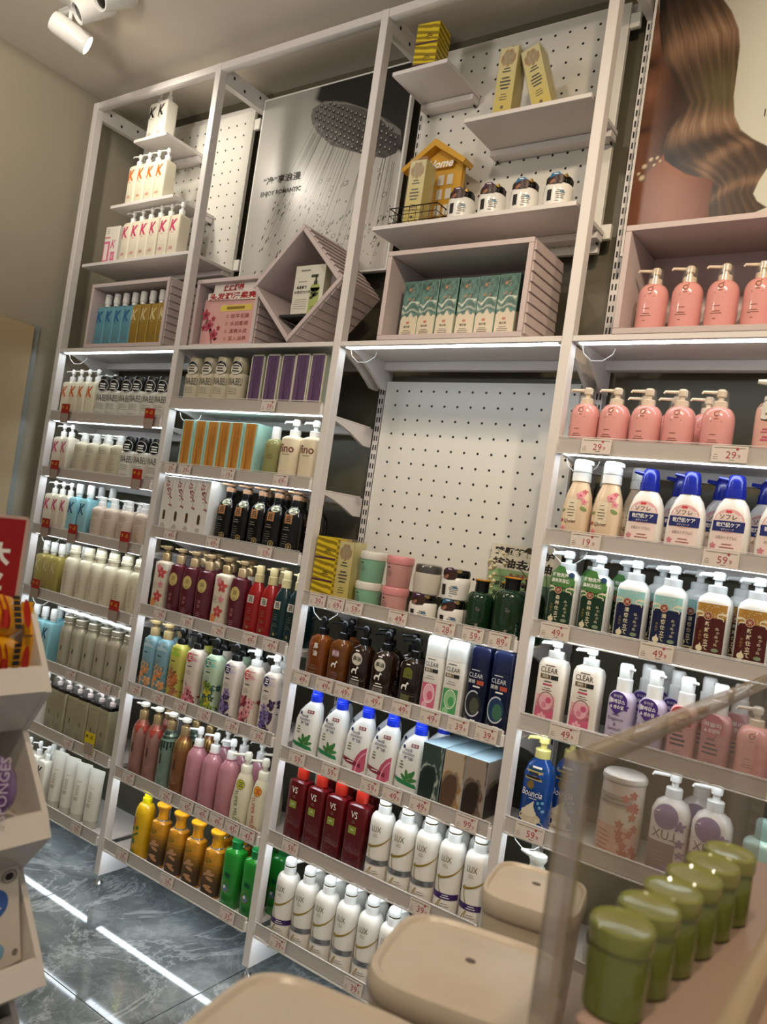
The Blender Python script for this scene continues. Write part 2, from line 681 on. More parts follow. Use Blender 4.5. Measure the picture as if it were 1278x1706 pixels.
# door leaf on the left wall
M_DOOR = mat('beige_door', 'b09b77', 0.55, scale=8)
m = MB(); m.cbox(-0.640, -0.618, -0.62, -0.072, 0.0, 1.625, 0.003, M_DOOR)
door = build('door_1', m); structure(door, 'flat beige door leaf in the left wall')
m = MB(); m.box(-0.640, -0.632, -0.072, -0.048, 0.0, 1.632, mat('grey_trim', '8f948f', 0.35)); build('jamb', m, door)
m = MB(); m.tube([(-0.618, -0.57, 0.70), (-0.600, -0.57, 0.70), (-0.597, -0.53, 0.70), (-0.597, -0.50, 0.70)], 0.006, M_CHROME); build('handle', m, door)

# ------------------------------------------------------------------ shelving frame
XU = [-0.6006, 0.0, 0.6, 1.1993, 1.7986]
UW = 0.0226
TOP = 2.408
frame = thing('shelving_unit', 'white steel shelving unit of slim uprights along the back wall', 'shelving', (0, 0, 0))
m = MB(); m.cbox(0, UW, 0, 0.027, 0.035, TOP, 0.0012, M_FRAME)
up_me = m.mesh('upright')
m = MB(); m.cyl(UW / 2, 0.0125, 0.0, 0.010, 0.013, M_CHROME, 20); m.cyl(UW / 2, 0.0125, 0.010, 0.016, 0.013, M_CHROME, 20, 0.009); m.cyl(UW / 2, 0.0125, 0.016, 0.036, 0.006, M_CHROME, 10)
foot_me = m.mesh('levelling_foot')
m = MB()
m.box(0.002, UW - 0.002, 0.215, 0.240, 0.0, TOP - 0.02, M_FRAME)
for k in range(92):
    z = 0.06 + k * 0.025
    for dx in (0.0055, 0.0135):
        m.box(dx, dx + 0.0035, 0.2143, 0.2155, z, z + 0.014, M_DARK)
post_me = m.mesh('slotted_post')
m = MB(); m.box(0.001, UW - 0.001, 0.027, 0.215, TOP - 0.05, TOP, M_FRAME)
hm = MB(); hm.add([(UW - 0.0004, 0.004 * math.cos(a), 0.005 * math.sin(a)) for a in [2 * math.pi * q / 12 for q in range(12)]], [tuple(range(12))], M_DARK)
hole_me = hm.mesh('bolt_hole')
rail_me = m.mesh('side_rail')
pts = [(0.027, 0.035), (0.215, 0.035), (0.215, 0.060), (0.110, 0.060)]
pts += [(0.110 - 0.055 * t, 0.060 + 0.0 * t) for t in (0.5,)]
pts = [(0.027, 0.035), (0.215, 0.035), (0.215, 0.058), (0.085, 0.058), (0.062, 0.064), (0.052, 0.076), (0.050, 0.116), (0.027, 0.116)]
m = MB(); m.prism(pts, 'x', 0.003, UW - 0.001, M_FRAME)
gus_me = m.mesh('foot_bracket')
for x in XU:
    u = link('upright', up_me, frame, (x, 0, 0))
    link('levelling_foot', foot_me, u)
    link('slotted_post', post_me, frame, (x, 0, 0))
    sr = link('side_rail', rail_me, frame, (x, 0, 0))
    for y, z in ((0.055, TOP - 0.018), (0.10, TOP - 0.033), (0.165, TOP - 0.018)):
        link('bolt_hole', hole_me, sr, (0, y, z))
    link('foot_bracket', gus_me, frame, (x, 0, 0))
for a, b in zip(XU, XU[1:]):
    m = MB(); m.cbox(a + UW, b, 0.001, 0.0236, TOP - 0.0226, TOP - 0.0005, 0.001, M_FRAME); build('top_beam', m, frame)
    m = MB(); m.cbox(a + UW, b, 0.216, 0.238, TOP - 0.022, TOP - 0.001, 0.001, M_FRAME); build('back_beam', m, frame)

# ------------------------------------------------------------------ shelves with price rails and led strips
BAY = ['leftmost bay', 'second bay', 'third bay', 'rightmost bay']
ORD = ['first', 'second', 'third', 'fourth', 'fifth', 'sixth', 'seventh', 'eighth', 'ninth', 'tenth', 'eleventh', 'twelfth']
ROWS = {0: [1.570, 1.363, 1.177, 0.986, 0.783, 0.570, 0.370, 0.147],
        1: [1.570, 1.420, 1.232, 1.046, 0.822, 0.597, 0.355, 0.147],
        2: [1.570, 0.956, 0.765, 0.579, 0.375, 0.150],
        3: [1.570, 1.365, 1.180, 0.997, 0.8105, 0.605, 0.395, 0.150]}
TAGS = {
    '1-1': [('39.9', 0.419)], '1-2': [('29.9', 0.072), ('29.9', 0.135), ('19.9', 0.307), ('69.9', 0.499)],
    '1-3': [('49.9', 0.114), ('69.9', 0.289), ('59.9', 0.481)],
    '1-4': [('39.9', 0.122), ('39.9', 0.235), ('29.9', 0.359), ('49.9', 0.473), ('49.9', 0.545)],
    '1-5': [('29.9', 0.068), ('29.9', 0.165), ('29.9', 0.259), ('29.9', 0.352), ('39.9', 0.457), ('39.9', 0.548)],
    '1-6': [('35.9', 0.094), ('29.9', 0.253), ('45.9', 0.338), ('49.9', 0.396), ('49.9', 0.453), ('45.9', 0.508), ('43.9', 0.562)],
    '1-7': [('39.9', 0.116), ('39.9', 0.307), ('35.9', 0.535)],
    '2-1': [('39.9', 0.674), ('69.9', 0.730), ('59.9', 0.784), ('49.9', 0.907), ('28.9', 1.030), ('59.0', 1.098), ('89.0', 1.160)],
    '2-2': [('49.9', 0.660), ('49.9', 0.731), ('49.9', 0.789), ('49.9', 0.876), ('49.9', 0.950), ('49.9', 1.025), ('39.9', 1.094), ('39.9', 1.160)],
    '2-3': [('59.9', 0.682), ('59.9', 0.784), ('59.9', 0.899), ('49.9', 0.959), ('49.9', 1.030), ('99.9', 1.144)],
    '2-4': [('59.9', 0.701), ('39.9', 1.065)], '2-5': [('39.9', 0.706), ('39.9', 0.930)],
    '3-1': [('29.9', 1.305), ('29.9', 1.548)], '3-2': [('19.9', 1.310), ('59.9', 1.557)], '3-3': [('49.9', 1.274), ('49.9', 1.470)],
    '3-4': [('49.9', 1.321)], '3-5': [('59.9', 1.280)],
    '0-5': [('19.9', -0.240), ('19.9', -0.067)], '0-6': [('19.9', -0.202), ('29.9', -0.092)], '0-7': [('29.9', -0.103)]}


def rowname(b, r):
    n = len(ROWS[b])
    if r == 0:
        return 'top shelf of ' + BAY[b]
    if r == n - 1:
        return 'bottom shelf of ' + BAY[b]
    return ORD[r] + ' shelf of ' + BAY[b]


def floor_z(b, r):
    return ROWS[b][r] - (0.0 if r == 0 else 0.026)


def bracket(depth, z):
    d = depth
    pts = [(0.014, z), (0.213, z), (0.213, z - d), (0.180, z - d)]
    for t in (0.15, 0.35, 0.55, 0.75, 0.9):
        pts.append((0.180 - 0.166 * t, z - d + (d - 0.004) * (1 - (1 - t) ** 1.7)))
    m = MB(); m.prism(pts, 'x', 0, 0.0085, M_FRAME)
    return m.mesh('bracket')


_br = {}


def tag_mesh(txt, w, h):
    m = Lab(None, 0.0)
    m.mb.box(-w / 2, w / 2, 0, 0.0008, -h / 2, h / 2, M_CARD)
    L = Lab(None, 0.0)
    a, b = txt.split('.')
    L.text(a, 0.003, -0.0015, h * 0.43, M_TAGRED, 0)
    L.text('.' + b, 0.0155, -0.0040, h * 0.24, M_TAGRED, 0)
    L.rect(-w / 2 + 0.003, w / 2 - 0.004, h / 2 - 0.0045, h / 2 - 0.0034, M_GREYINK, 0)
    L.lines(-w / 2 + 0.0075, -0.002, 0.009, 3, 0.0035, M_GREYINK, 0, 0.0008)
    L.lines(0.005, -h / 2 + 0.0045, 0.014, 1, 0.003, M_INK, 0, 0.0008)
    L.ell(0.0125, h / 2 - 0.0055, 0.0024, 0.0026, M_TAGRED, 1, 10)
    return m.mb.mesh('price_tag'), L.mb.mesh('print')


_tm = {}
for b in range(4):
    xa, xb = XU[b] + UW, XU[b + 1]
    for r, z in enumerate(ROWS[b]):
        top = r == 0
        bottom = r == len(ROWS[b]) - 1
        nm = rowname(b, r)
        lab = 'white steel shelf with ' + ('led strip under its front' if top and b != 1 else 'clear price rail and led strip' if not top else 'thin plain front edge') + ', ' + nm
        t = thing('shelf', lab, 'shelf', ((xa + xb) / 2, 0, z), 0, 'white steel shelves of the shelving')
        cx, w = (xa + xb) / 2, (xb - xa) / 2
        fz = 0.0 if top else -0.026
        m = MB()
        m.cbox(-w + 0.001, w - 0.001, 0.003, 0.205, fz - 0.004, fz, 0.001, M_FRAME)
        m.cbox(-w + 0.001, w - 0.001, 0.180, 0.206, fz - 0.026, fz - 0.004, 0.001, M_FRAME)
        if top:
            m.cbox(-w + 0.0005, w - 0.0005, 0.0005, 0.009, -0.0125, 0, 0.0012, M_FRAME)
        else:
            m.cbox(-w + 0.001, w - 0.006, 0.001, 0.006, -0.033, -0.003, 0.0008, M_FRAME)
        build('shelf_board', m, t)
        if not top:
            m = MB()
            m.prism([(-0.0055, -0.034), (-0.0040, -0.034), (-0.0010, 0.0), (-0.0025, 0.0)], 'x', -w + 0.002, w - 0.008, M_CLEAR)
            m.box(-w + 0.002, w - 0.008, -0.0060, 0.001, -0.0352, -0.0340, M_WHITE)
            m.box(-w + 0.002, w - 0.008, -0.0026, -0.0008, -0.0008, 0.0002, M_WHITE)
            build('price_rail', m, t)
            m = MB(); m.cbox(w - 0.008, w - 0.001, -0.004, 0.004, -0.034, -0.010, 0.0008, M_WHITE); build('end_clip', m, t)
            m = MB(); m.cbox(-w + 0.0005, -w + 0.0035, -0.003, 0.003, -0.034, -0.006, 0.0005, M_WHITE); build('end_clip', m, t)
        if not (top and b == 1):
            zz = fz - 0.004 if not top else -0.0088
            m = MB(); m.box(-w + 0.012, w - 0.012, 0.011, 0.027, zz - 0.0045, zz - 0.001, M_LED); s = build('led_strip', m, t)
            m = MB(); m.box(-w + 0.006, w - 0.006, 0.010, 0.029, zz - 0.001, zz, M_WHITE)
            m.box(-w + 0.004, -w + 0.011, 0.010, 0.028, zz - 0.005, zz - 0.001, M_WHITE); m.box(w - 0.011, w - 0.004, 0.010, 0.028, zz - 0.005, zz - 0.001, M_WHITE)
            build('housing', m, s)
        if not bottom:
            d = 0.072 if top else 0.05
            if d not in _br:
                _br[d] = bracket(d, 0)
            for sx in (-w + 0.001, w - 0.0095):
                link('bracket', _br[d], t, (sx, 0, fz - 0.004))
        if not bottom and (b, r) in ((0, 0), (0, 3), (0, 4), (1, 1), (2, 0), (2, 1), (3, 0), (3, 1), (3, 2), (3, 5)):
            zz = fz - 0.010
            m = MB()
            m.tube([(-w + 0.012, 0.03, zz - 0.004), (-w + 0.014, 0.035, zz - 0.018), (-w + 0.030, 0.04, zz - 0.032), (-w + 0.050, 0.05, zz - 0.030), (-w + 0.066, 0.06, zz - 0.014), (-w + 0.070, 0.06, zz - 0.002)], 0.0011, M_CABLE, 6)
            build('cable', m, t)
        for txt, x in TAGS.get('%d-%d' % (b, r), []):
            w_ = 0.060 if b == 3 else 0.050
            if (txt, w_) not in _tm:
                _tm[(txt, w_)] = tag_mesh(txt, w_, 0.030)
            a, p = _tm[(txt, w_)]
            o = link('price_tag', a, t, (x - cx, -0.0070, -0.0175), (-0.088, 0, 0))
            link('print', p, o)

# ------------------------------------------------------------------ pegboards
def peg_material(ox, oz, pitch):
    m = bpy.data.materials.new('perforated_white_steel')
    m.use_nodes = True
    nt = m.node_tree
    b = nt.nodes['Principled BSDF']
    b.inputs['Roughness'].default_value = 0.4
    tc = nt.nodes.new('ShaderNodeTexCoord')
    sp = nt.nodes.new('ShaderNodeSeparateXYZ')
    nt.links.new(tc.outputs['Object'], sp.inputs[0])
    def op(o, a, b_=None):
        n = nt.nodes.new('ShaderNodeMath')
        n.operation = o
        for i, q in enumerate((a, b_)):
            if q is None:
                continue
            if isinstance(q, (int, float)):
                n.inputs[i].default_value = q
            else:
                nt.links.new(q, n.inputs[i])
        return n.outputs[0]
    d2 = None
    for ax, o in (('X', ox), ('Z', oz)):
        u = op('DIVIDE', op('SUBTRACT', sp.outputs[ax], o * SC), pitch * SC)
        e = op('SUBTRACT', u, op('ROUND', u))
        e = op('MULTIPLY', e, e)
        d2 = e if d2 is None else op('ADD', d2, e)
    h = op('LESS_THAN', d2, 0.085 ** 2)
    mx = nt.nodes.new('ShaderNodeMix'); mx.data_type = 'RGBA'
    mx.inputs['A'].default_value = (*lin('dedbd2'), 1)
    mx.inputs['B'].default_value = (*lin('0c0b0a'), 1)
    nt.links.new(h, mx.inputs['Factor'])
    nt.links.new(mx.outputs['Result'], b.inputs['Base Color'])
    return m


def pegboard(x0, x1, z0, z1, label, mx, mz):
    """white perforated sheet with folded edges, hung on the slotted posts"""
    t = thing('pegboard', label, 'pegboard', ((x0 + x1) / 2, 0.2, z0), 0, 'white perforated boards')
    w = (x1 - x0) / 2
    pm = peg_material(-w + mx, mz, 0.0376)
    e = 0.003
    m = MB()
    m.box(-w + e, w - e, 0, 0.002, e, z1 - z0 - e, pm)
    build('perforated_sheet', m, t)
    m = MB()
    m.box(-w, -w + e, 0.0004, 0.012, 0, z1 - z0, M_PEG); m.box(w - e, w, 0.0004, 0.012, 0, z1 - z0, M_PEG)
    m.box(-w + e, w - e, 0.0004, 0.012, 0, e, M_PEG); m.box(-w + e, w - e, 0.0004, 0.012, z1 - z0 - e, z1 - z0, M_PEG)
    build('folded_edge', m, t)
    for z in (0.03, z1 - z0 - 0.06):
        m = MB(); m.cbox(w, w + 0.024, 0.003, 0.0145, z, z + 0.035, 0.001, M_PEG); build('mounting_block', m, t)
    return t


pegboard(-0.578, -0.031, 1.835, 2.378, 'white perforated board behind the bottles, top of leftmost bay', 0.02, 0.02)
pegboard(0.6245, 1.165, 1.82, 2.402, 'white perforated board behind the yellow house, top of third bay', 0.02, 0.022)
pegboard(0.634, 1.172, 0.985, 1.517, 'white perforated board above the jars, middle of third bay', 0.0366, 0.019)


def peg_shelf(x0, x1, z, label, y0=0.03):
    t = thing('peg_shelf', label, 'ledge', ((x0 + x1) / 2, 0.2, z), 0, 'white ledges on the perforated boards')
    w = (x1 - x0) / 2
    m = MB(); m.cbox(-w, w, y0 - 0.2, -0.002, -0.011, 0, 0.001, M_FRAME); build('ledge_board', m, t)
    m = MB(); m.cbox(-w + 0.002, w - 0.002, -0.036, -0.0025, -0.027, -0.0112, 0.001, M_FRAME); build('back_lip', m, t)
    for sx in (-w + 0.008, w - 0.012):
        m = MB(); m.cbox(sx, sx + 0.003, -0.012, -0.0025, -0.032, -0.027, 0.0005, M_DARK); build('hook', m, t)
    return t


peg_shelf(-0.392, -0.231, 2.262, 'narrow white ledge holding two bottles, highest of leftmost bay')
peg_shelf(-0.464, -0.150, 2.053, 'white ledge under orange lettered bottles, middle ledge of leftmost bay')
peg_shelf(-0.574, -0.030, 1.866, 'wide white ledge under pink lettered bottles, lowest ledge of leftmost bay')
peg_shelf(0.637, 0.797, 2.258, 'short white ledge under the striped yellow boxes, third bay', 0.03)
peg_shelf(0.868, 1.176, 2.097, 'white ledge under two clear yellow cartons, third bay', 0.03)
peg_shelf(0.645, 1.176, 1.866, 'wide white ledge under yellow house and jars, third bay', 0.03)

# ------------------------------------------------------------------ lilac cubbies
def cubby(x0, x1, z0, z1, label, depth=0.16, ribs=9, name='display_cubby', rot=None, base=None, y0=0.0):
    t = thing(name, label, 'cubby', base or ((x0 + x1) / 2, y0, z0), 0, 'lilac cubbies on the top shelves')
    if rot:
        t.rotation_euler = rot
    else:
        x0, x1, z0, z1 = x0 - (x0 + x1) / 2, x1 - (x0 + x1) / 2, 0, z1 - z0
    k = 0.012
    m = MB(); m.cbox(x0, x1, 0, depth, z1 - k, z1, 0.0008, M_LILAC); tp = build('top_panel', m, t)
    m = MB(); m.cbox(x0, x1, 0, depth, z0, z0 + k, 0.0008, M_LILAC); bp = build('bottom_panel', m, t)
    m = MB(); m.cbox(x0, x0 + k, 0, depth, z0 + k, z1 - k, 0.0008, M_LILAC); lp = build('side_panel', m, t)
    m = MB(); m.cbox(x1 - k, x1, 0, depth, z0 + k, z1 - k, 0.0008, M_LILAC); rp = build('side_panel', m, t)
    m = MB(); m.box(x0 + k, x1 - k, depth - 0.006, depth - 0.001, z0 + k, z1 - k, M_LILAC); build('back_panel', m, t)
    h = (z1 - z0 - 0.012) / ribs
    m = MB(); m.prism([(0, h * 0.12), (0.0045, h * 0.12), (0.0022, h * 0.98), (0, h * 0.98)], 'y', 0.006, depth - 0.006, M_LILAC); rm = m.mesh('rib')
    for i in range(ribs):
        link('rib', rm, rp, (x1, 0, z0 + 0.006 + h * i))
    return t, tp, bp, lp, rp, rm


cubby(-0.449, -0.062, 1.570, 1.778, 'lilac open cubby holding blue and gold bottles, top shelf leftmost bay')
cubby(0.026, 0.284, 1.570, 1.772, 'lilac open cubby holding pink sign, beside the tilted cubby', y0=0.030)
cubby(0.7305, 1.1075, 1.570, 1.784, 'lilac open cubby holding six green boxes, top shelf third bay')
cubby(1.302, 1.700, 1.570, 1.786, 'lilac open cubby holding pink bottles, top shelf rightmost bay')
S = 0.2200
t, tp, bp, lp, rp, rm = cubby(0, S, 0, S, 'lilac square cubby tilted on its corner, white card box inside', 0.165, 9, 'display_cubby', (0, -math.pi / 4, 0), (0.4425, 0.0, 1.5715))
h = (S - 0.012) / 9
for i in range(9):   # the lower right face of the tilted cubby is ribbed too
    link('rib', rm, bp, (0.006 + h * i, 0, 0), (0, math.pi / 2, 0))
m = MB()
r45 = math.pi / 4
def rotxz(x, z):
    """a point given upright (x right, z up from the lower corner) -> the cubby's own axes"""
    return (x * math.cos(r45) + z * math.sin(r45), -x * math.sin(r45) + z * math.cos(r45))
P = [rotxz(-0.050, 0.069), rotxz(0.061, 0.069), rotxz(0.061, 0.076), rotxz(-0.050, 0.076)]
m.prism(P, 'y', 0.01, 0.15, M_DARK); build('inner_ledge', m, t)

# ------------------------------------------------------------------ posters
def poster(x0, x1, z0, z1, y, label, nx, nz, func, cat='poster'):
    t = thing('poster', label, cat, ((x0 + x1) / 2, y, z0))
    w, h = (x1 - x0) / 2, z1 - z0
    m = MB()
    m.cbox(-w, w, 0, 0.016, 0, h, 0.001, M_WHITE)
    build('panel', m, t)
    link('printed_sheet', picture('printed_sheet', -w + 0.006, w - 0.006, 0.006, h - 0.006, -0.0006, nx, nz, func, None, 3), t)
    return t, w, h


# shower poster: picture coordinates are metres-like modules in the poster plane
PX0, PX1, PZ0, PZ1 = 0.0245, 0.590, 1.815, 2.392


def shower(X, Z):
    x = PX0 + 0.006 + X * (PX1 - PX0 - 0.012)
    z = PZ0 + 0.006 + Z * (PZ1 - PZ0 - 0.012)
    g = 0.52 - 0.08 * np.exp(-((x - 0.02) / 0.05) ** 2) - 0.30 * np.clip((z - 2.12) / 0.25, 0, 1) * np.clip((x - 0.02) / 0.3, 0, 1)
    g = g * (1 - 0.05 * vnoise(X, Z, 5))
    # black backdrop beyond a slanting border at the upper right
    edge = 0.215 + (2.392 - z) * 0.42 + 0.02 * np.sin(z * 40)
    dark = np.clip((x - edge) / 0.02, 0, 1) * np.clip((z - (2.36 - 0.62 * np.clip(x - 0.24, 0, 1))) / 0.01 + 1.5, 0, 1)
    g = g * (1 - dark) + 0.012 * dark
    rnd = np.random.default_rng(11)
    # threads of water
    for k in range(52):
        t = rnd.random()
        xs, zs = 0.245 + 0.32 * t, 2.265 - 0.14 * t + rnd.uniform(-0.02, 0.02)
        dx = -0.55 + 0.52 * t + rnd.uniform(-0.03, 0.03)
        L = rnd.uniform(0.18, 0.36) * (1.0 - 0.25 * t)
        s = (zs - z)
        d = np.abs(x - (xs + dx * s)) * 0.88
        on = (s > 0) & (s < L)
        wv = np.where(on, np.clip(1 - d / 0.0019, 0, 1) * (0.80 - 0.35 * s / L), 0)
        g = g * (1 - wv)
        g = g + np.where(on, np.clip(1 - np.abs(d - 0.0026) / 0.0012, 0, 1) * 0.10, 0)
    # drops
    for k in range(230):
        t = rnd.random()
        s = rnd.uniform(0.15, 0.43)
        xs, zs = 0.245 + 0.32 * t + (-0.55 + 0.52 * t) * s + rnd.uniform(-0.012, 0.012), 2.262 - 0.14 * t - s
        if k > 190:
            xs, zs = rnd.uniform(0.30, 0.57), rnd.uniform(1.86, 2.1)
        a, bb = rnd.uniform(0.0012, 0.0034), rnd.uniform(0.0025, 0.0065)
        if k > 190:
            a, bb = rnd.uniform(0.004, 0.008), rnd.uniform(0.004, 0.009)
        q = ((x - xs - 0.3 * (z - zs)) / a) ** 2 + ((z - zs) / bb) ** 2
        if k > 190:
            g = np.where((q < 1) & (q > 0.55), g * 0.22, np.where(q < 0.25, g * 1.1, g))
        else:
            g = np.where(q < 1, g * 0.16, g)
    head = [(0.231, 2.303), (0.234, 2.324), (0.276, 2.338), (0.349, 2.324), (0.437, 2.285), (0.515, 2.243), (0.570, 2.200), (0.580, 2.165), (0.565, 2.137), (0.528, 2.129), (0.473, 2.145), (0.403, 2.170), (0.329, 2.198), (0.271, 2.242), (0.240, 2.278)]
    ins = inside(head, x, z)
    # rim, face
    u = (x - 0.405) * 0.894 - (z - 2.235) * 0.447
    v = (x - 0.405) * 0.447 + (z - 2.235) * 0.894
    e = (u / 0.195) ** 2 + (v / 0.072) ** 2
    hv = 0.055 + 0.06 * np.clip(-u / 0.18, -0.5, 1) + 0.06 * vnoise(X, Z, 40)
    g = np.where(ins, hv, g)
    g = np.where(ins & (v > 0.030) & (e > 0.60), 0.20, g)
    g = np.where(ins & (v > 0.048) & (e > 0.72), 0.06, g)
    for i in range(-9, 10):
        for j in range(-3, 3):
            uu, vv = i * 0.019 + 0.009 * (j % 2), j * 0.017 + 0.002
            if (uu / 0.18) ** 2 + (vv / 0.056) ** 2 > 1:
                continue
            q = ((u - uu) / 0.0062) ** 2 + ((v - vv) / 0.0056) ** 2
            g = np.where(q < 1, 0.02 + 0.62 * np.clip(1 - ((u - uu + 0.002) / 0.003) ** 2 - ((v - vv - 0.002) / 0.0028) ** 2, 0, 1), g)
    # water clinging under the face
    cl = ins & (v < -0.028)
    g = np.where(cl, g * (0.35 + 1.9 * vnoise(X, Z, 46)), g)
    return g * 1.0, g * 0.955, g * 0.87


t, w, h = poster(PX0, PX1, PZ0, PZ1, 0.182, 'white poster of a shower head spraying water, behind the tilted cubby', 400, 400, shower)
L = Lab(None, -0.0006)
cx0 = (PX0 + PX1) / 2
L.text('“净”享浪漫', 0.150 - cx0, 2.126 - PZ0, 0.025, M_INK, 2, width=0.152, bold=0.02)
L.text('ENJOY ROMANTIC', 0.070 - cx0, 2.084 - PZ0, 0.0185, M_INK, 2, align='l', sx=1.0, bold=0.012)
build('lettering', L.mb, t)
# the narrow dark strip with holes left of the poster is the slotted back post, seen against the wall

# portrait poster
QX0, QX1, QZ0, QZ1 = 1.234, 1.790, 1.790, 2.392
HAIR = [(1.240, 2.392), (1.330, 2.392), (1.372, 2.335), (1.4, 2.293), (1.419, 2.25), (1.426, 2.212), (1.427, 2.159), (1.427, 2.107), (1.434, 2.065), (1.45, 2.033), (1.476, 2.01), (1.504, 1.991), (1.512, 1.951), (1.497, 1.92), (1.49, 1.896), (1.499, 1.88), (1.519, 1.865), (1.478, 1.850), (1.412, 1.846), (1.407, 1.884), (1.409, 1.91), (1.409, 1.936), (1.382, 1.944), (1.352, 1.956), (1.32, 1.979), (1.303, 1.994), (1.296, 2.022), (1.302, 2.055), (1.324, 2.09), (1.326, 2.113), (1.317, 2.137), (1.293, 2.181), (1.273, 2.217), (1.26, 2.26), (1.249, 2.31)]
SHO = [(1.236, 1.78), (1.236, 1.945), (1.271, 1.970), (1.302, 2.01), (1.338, 2.00), (1.382, 1.965), (1.415, 1.950), (1.415, 1.91), (1.411, 1.884), (1.416, 1.78)]
FACE = [(1.236, 2.392), (1.25, 2.31), (1.26, 2.26), (1.273, 2.217), (1.293, 2.181), (1.330, 2.137), (1.330, 2.09), (1.302, 2.055), (1.30, 1.98), (1.27, 1.95), (1.236, 1.94)]
_L = [(2.392, 1.240), (2.30, 1.250), (2.22, 1.272), (2.16, 1.302), (2.11, 1.325), (2.06, 1.305), (2.02, 1.297), (1.98, 1.318), (1.95, 1.37), (1.92, 1.408), (1.87, 1.41), (1.80, 1.41)]
_R = [(2.392, 1.335), (2.33, 1.378), (2.25, 1.419), (2.16, 1.427), (2.10, 1.428), (2.06, 1.436), (2.03, 1.452), (2.00, 1.492), (1.95, 1.512), (1.90, 1.492), (1.86, 1.52), (1.80, 1.53)]


def portrait(X, Z):
    x = QX0 + 0.006 + X * (QX1 - QX0 - 0.012)
    z = QZ0 + 0.006 + Z * (QZ1 - QZ0 - 0.012)
    gl = np.clip((x - 1.35) / 0.12, 0, 1)
    bg = mixc('b3ad9e', 'd0d0c2', gl)
    C = [bg[k] * (0.96 + 0.06 * vnoise(X, Z, 3)) for k in range(3)]
    def over(mask, c):
        for k in range(3):
            C[k] = np.where(mask, c[k], C[k])
    over(inside(FACE, x, z), [q * (0.75 + 0.5 * vnoise(X, Z, 8)) for q in mixc('6e4632', '3a241a', np.clip((x - 1.255) / 0.05, 0, 1))])
    # eye hollow, cheek and jaw as soft tone changes of the print
    fm = inside(FACE, x, z)
    for cx, cz, rx, rz, c, k in ((1.244, 2.215, 0.026, 0.020, '24150f', .8), (1.252, 2.150, 0.020, 0.030, '9a6a50', .5), (1.248, 2.068, 0.028, 0.012, '2c1610', .7), (1.246, 2.275, 0.016, 0.022, '8f6a58', .6)):
        w = np.where(fm, k * np.exp(-(((x - cx) / rx) ** 2 + ((z - cz) / rz) ** 2) * 1.5), 0)
        q = lin(c)
        for i in range(3):
            C[i] = C[i] * (1 - w) + q[i] * w
    s = inside(SHO, x, z)
    sk = mixc('6b3c26', '92583a', np.clip(1.1 - np.abs(x - 1.325) / 0.075, 0, 1))
    over(s, [q * (0.9 + 0.2 * vnoise(X, Z, 6)) for q in sk])
    hm = inside(HAIR, x, z)
    xl = np.interp(-z, [-q[0] for q in _L], [q[1] for q in _L])
    xr = np.interp(-z, [-q[0] for q in _R], [q[1] for q in _R])
    t = np.clip((x - xl) / np.maximum(xr - xl, 0.01), 0, 1)
    # strands follow the outline; broad tone bands cross them
    st = vnoise(t * 3.0 + 0.02 * z, z * 0.5, 22, 4)
    ph = z + 0.05 * (t - 0.5) ** 2 - 0.03 * t
    tone = 0.36 + 0.36 * np.exp(-((ph - 2.235) / 0.04) ** 2) + 0.40 * np.exp(-((ph - 2.055 + 0.02 * t) / 0.032) ** 2) + 0.32 * np.exp(-((ph - 1.965 - 0.05 * (t - 0.4)) / 0.014) ** 2) + 0.26 * np.exp(-((ph - 1.905) / 0.012) ** 2) - 0.24 * np.exp(-((ph - 2.37) / 0.05) ** 2) - 0.20 * np.exp(-((ph - 2.00) / 0.016) ** 2)
    tone = tone * (0.66 + 0.62 * st) - 0.20 * np.exp(-(t / 0.10) ** 2) + 0.05 * np.sin(t * 40 + z * 30)
    tone = np.clip(tone, 0, 1)
    hc = [np.interp(tone, [0, 0.35, 0.7, 1], [lin(c)[k] for c in ('140d08', '48372a', '876850', 'bb9b80')]) for k in range(3)]
    gr = np.exp(-((z - 2.13) / 0.05) ** 2) * np.clip((t - 0.2) / 0.5, 0, 1) * 0.45
    gg = lin('6f6a3c')
    hc = [hc[k] * (1 - gr) + gg[k] * gr for k in range(3)]
    over(hm, hc)
    for cx, cz, r in ((1.263, 1.984, 0.0075), (1.261, 1.959, 0.0085), (1.275, 1.998, 0.006), (1.288, 2.000, 0.005), (1.283, 1.985, 0.0045), (1.252, 1.970, 0.005), (1.295, 1.992, 0.004)):
        q = ((x - cx) ** 2 + (z - cz) ** 2) / r ** 2
        over(q < 1, mixc('5d4634', 'd9c3a6', np.clip(1 - ((x - cx + r * 0.3) ** 2 + (z - cz - r * 0.3) ** 2) / r ** 2, 0, 1)))
    return C


t, w, h = poster(QX0, QX1, QZ0, QZ1, 0.162, 'large portrait poster of wavy golden brown hair and bare shoulder, above pink bottles', 340, 360, portrait)
L = Lab(None, -0.0006)
L.rect(1.4905 - (QX0 + QX1) / 2, 1.4925 - (QX0 + QX1) / 2, 2.053 - QZ0, 2.068 - QZ0, M_INK, 1)
build('lettering', L.mb, t)

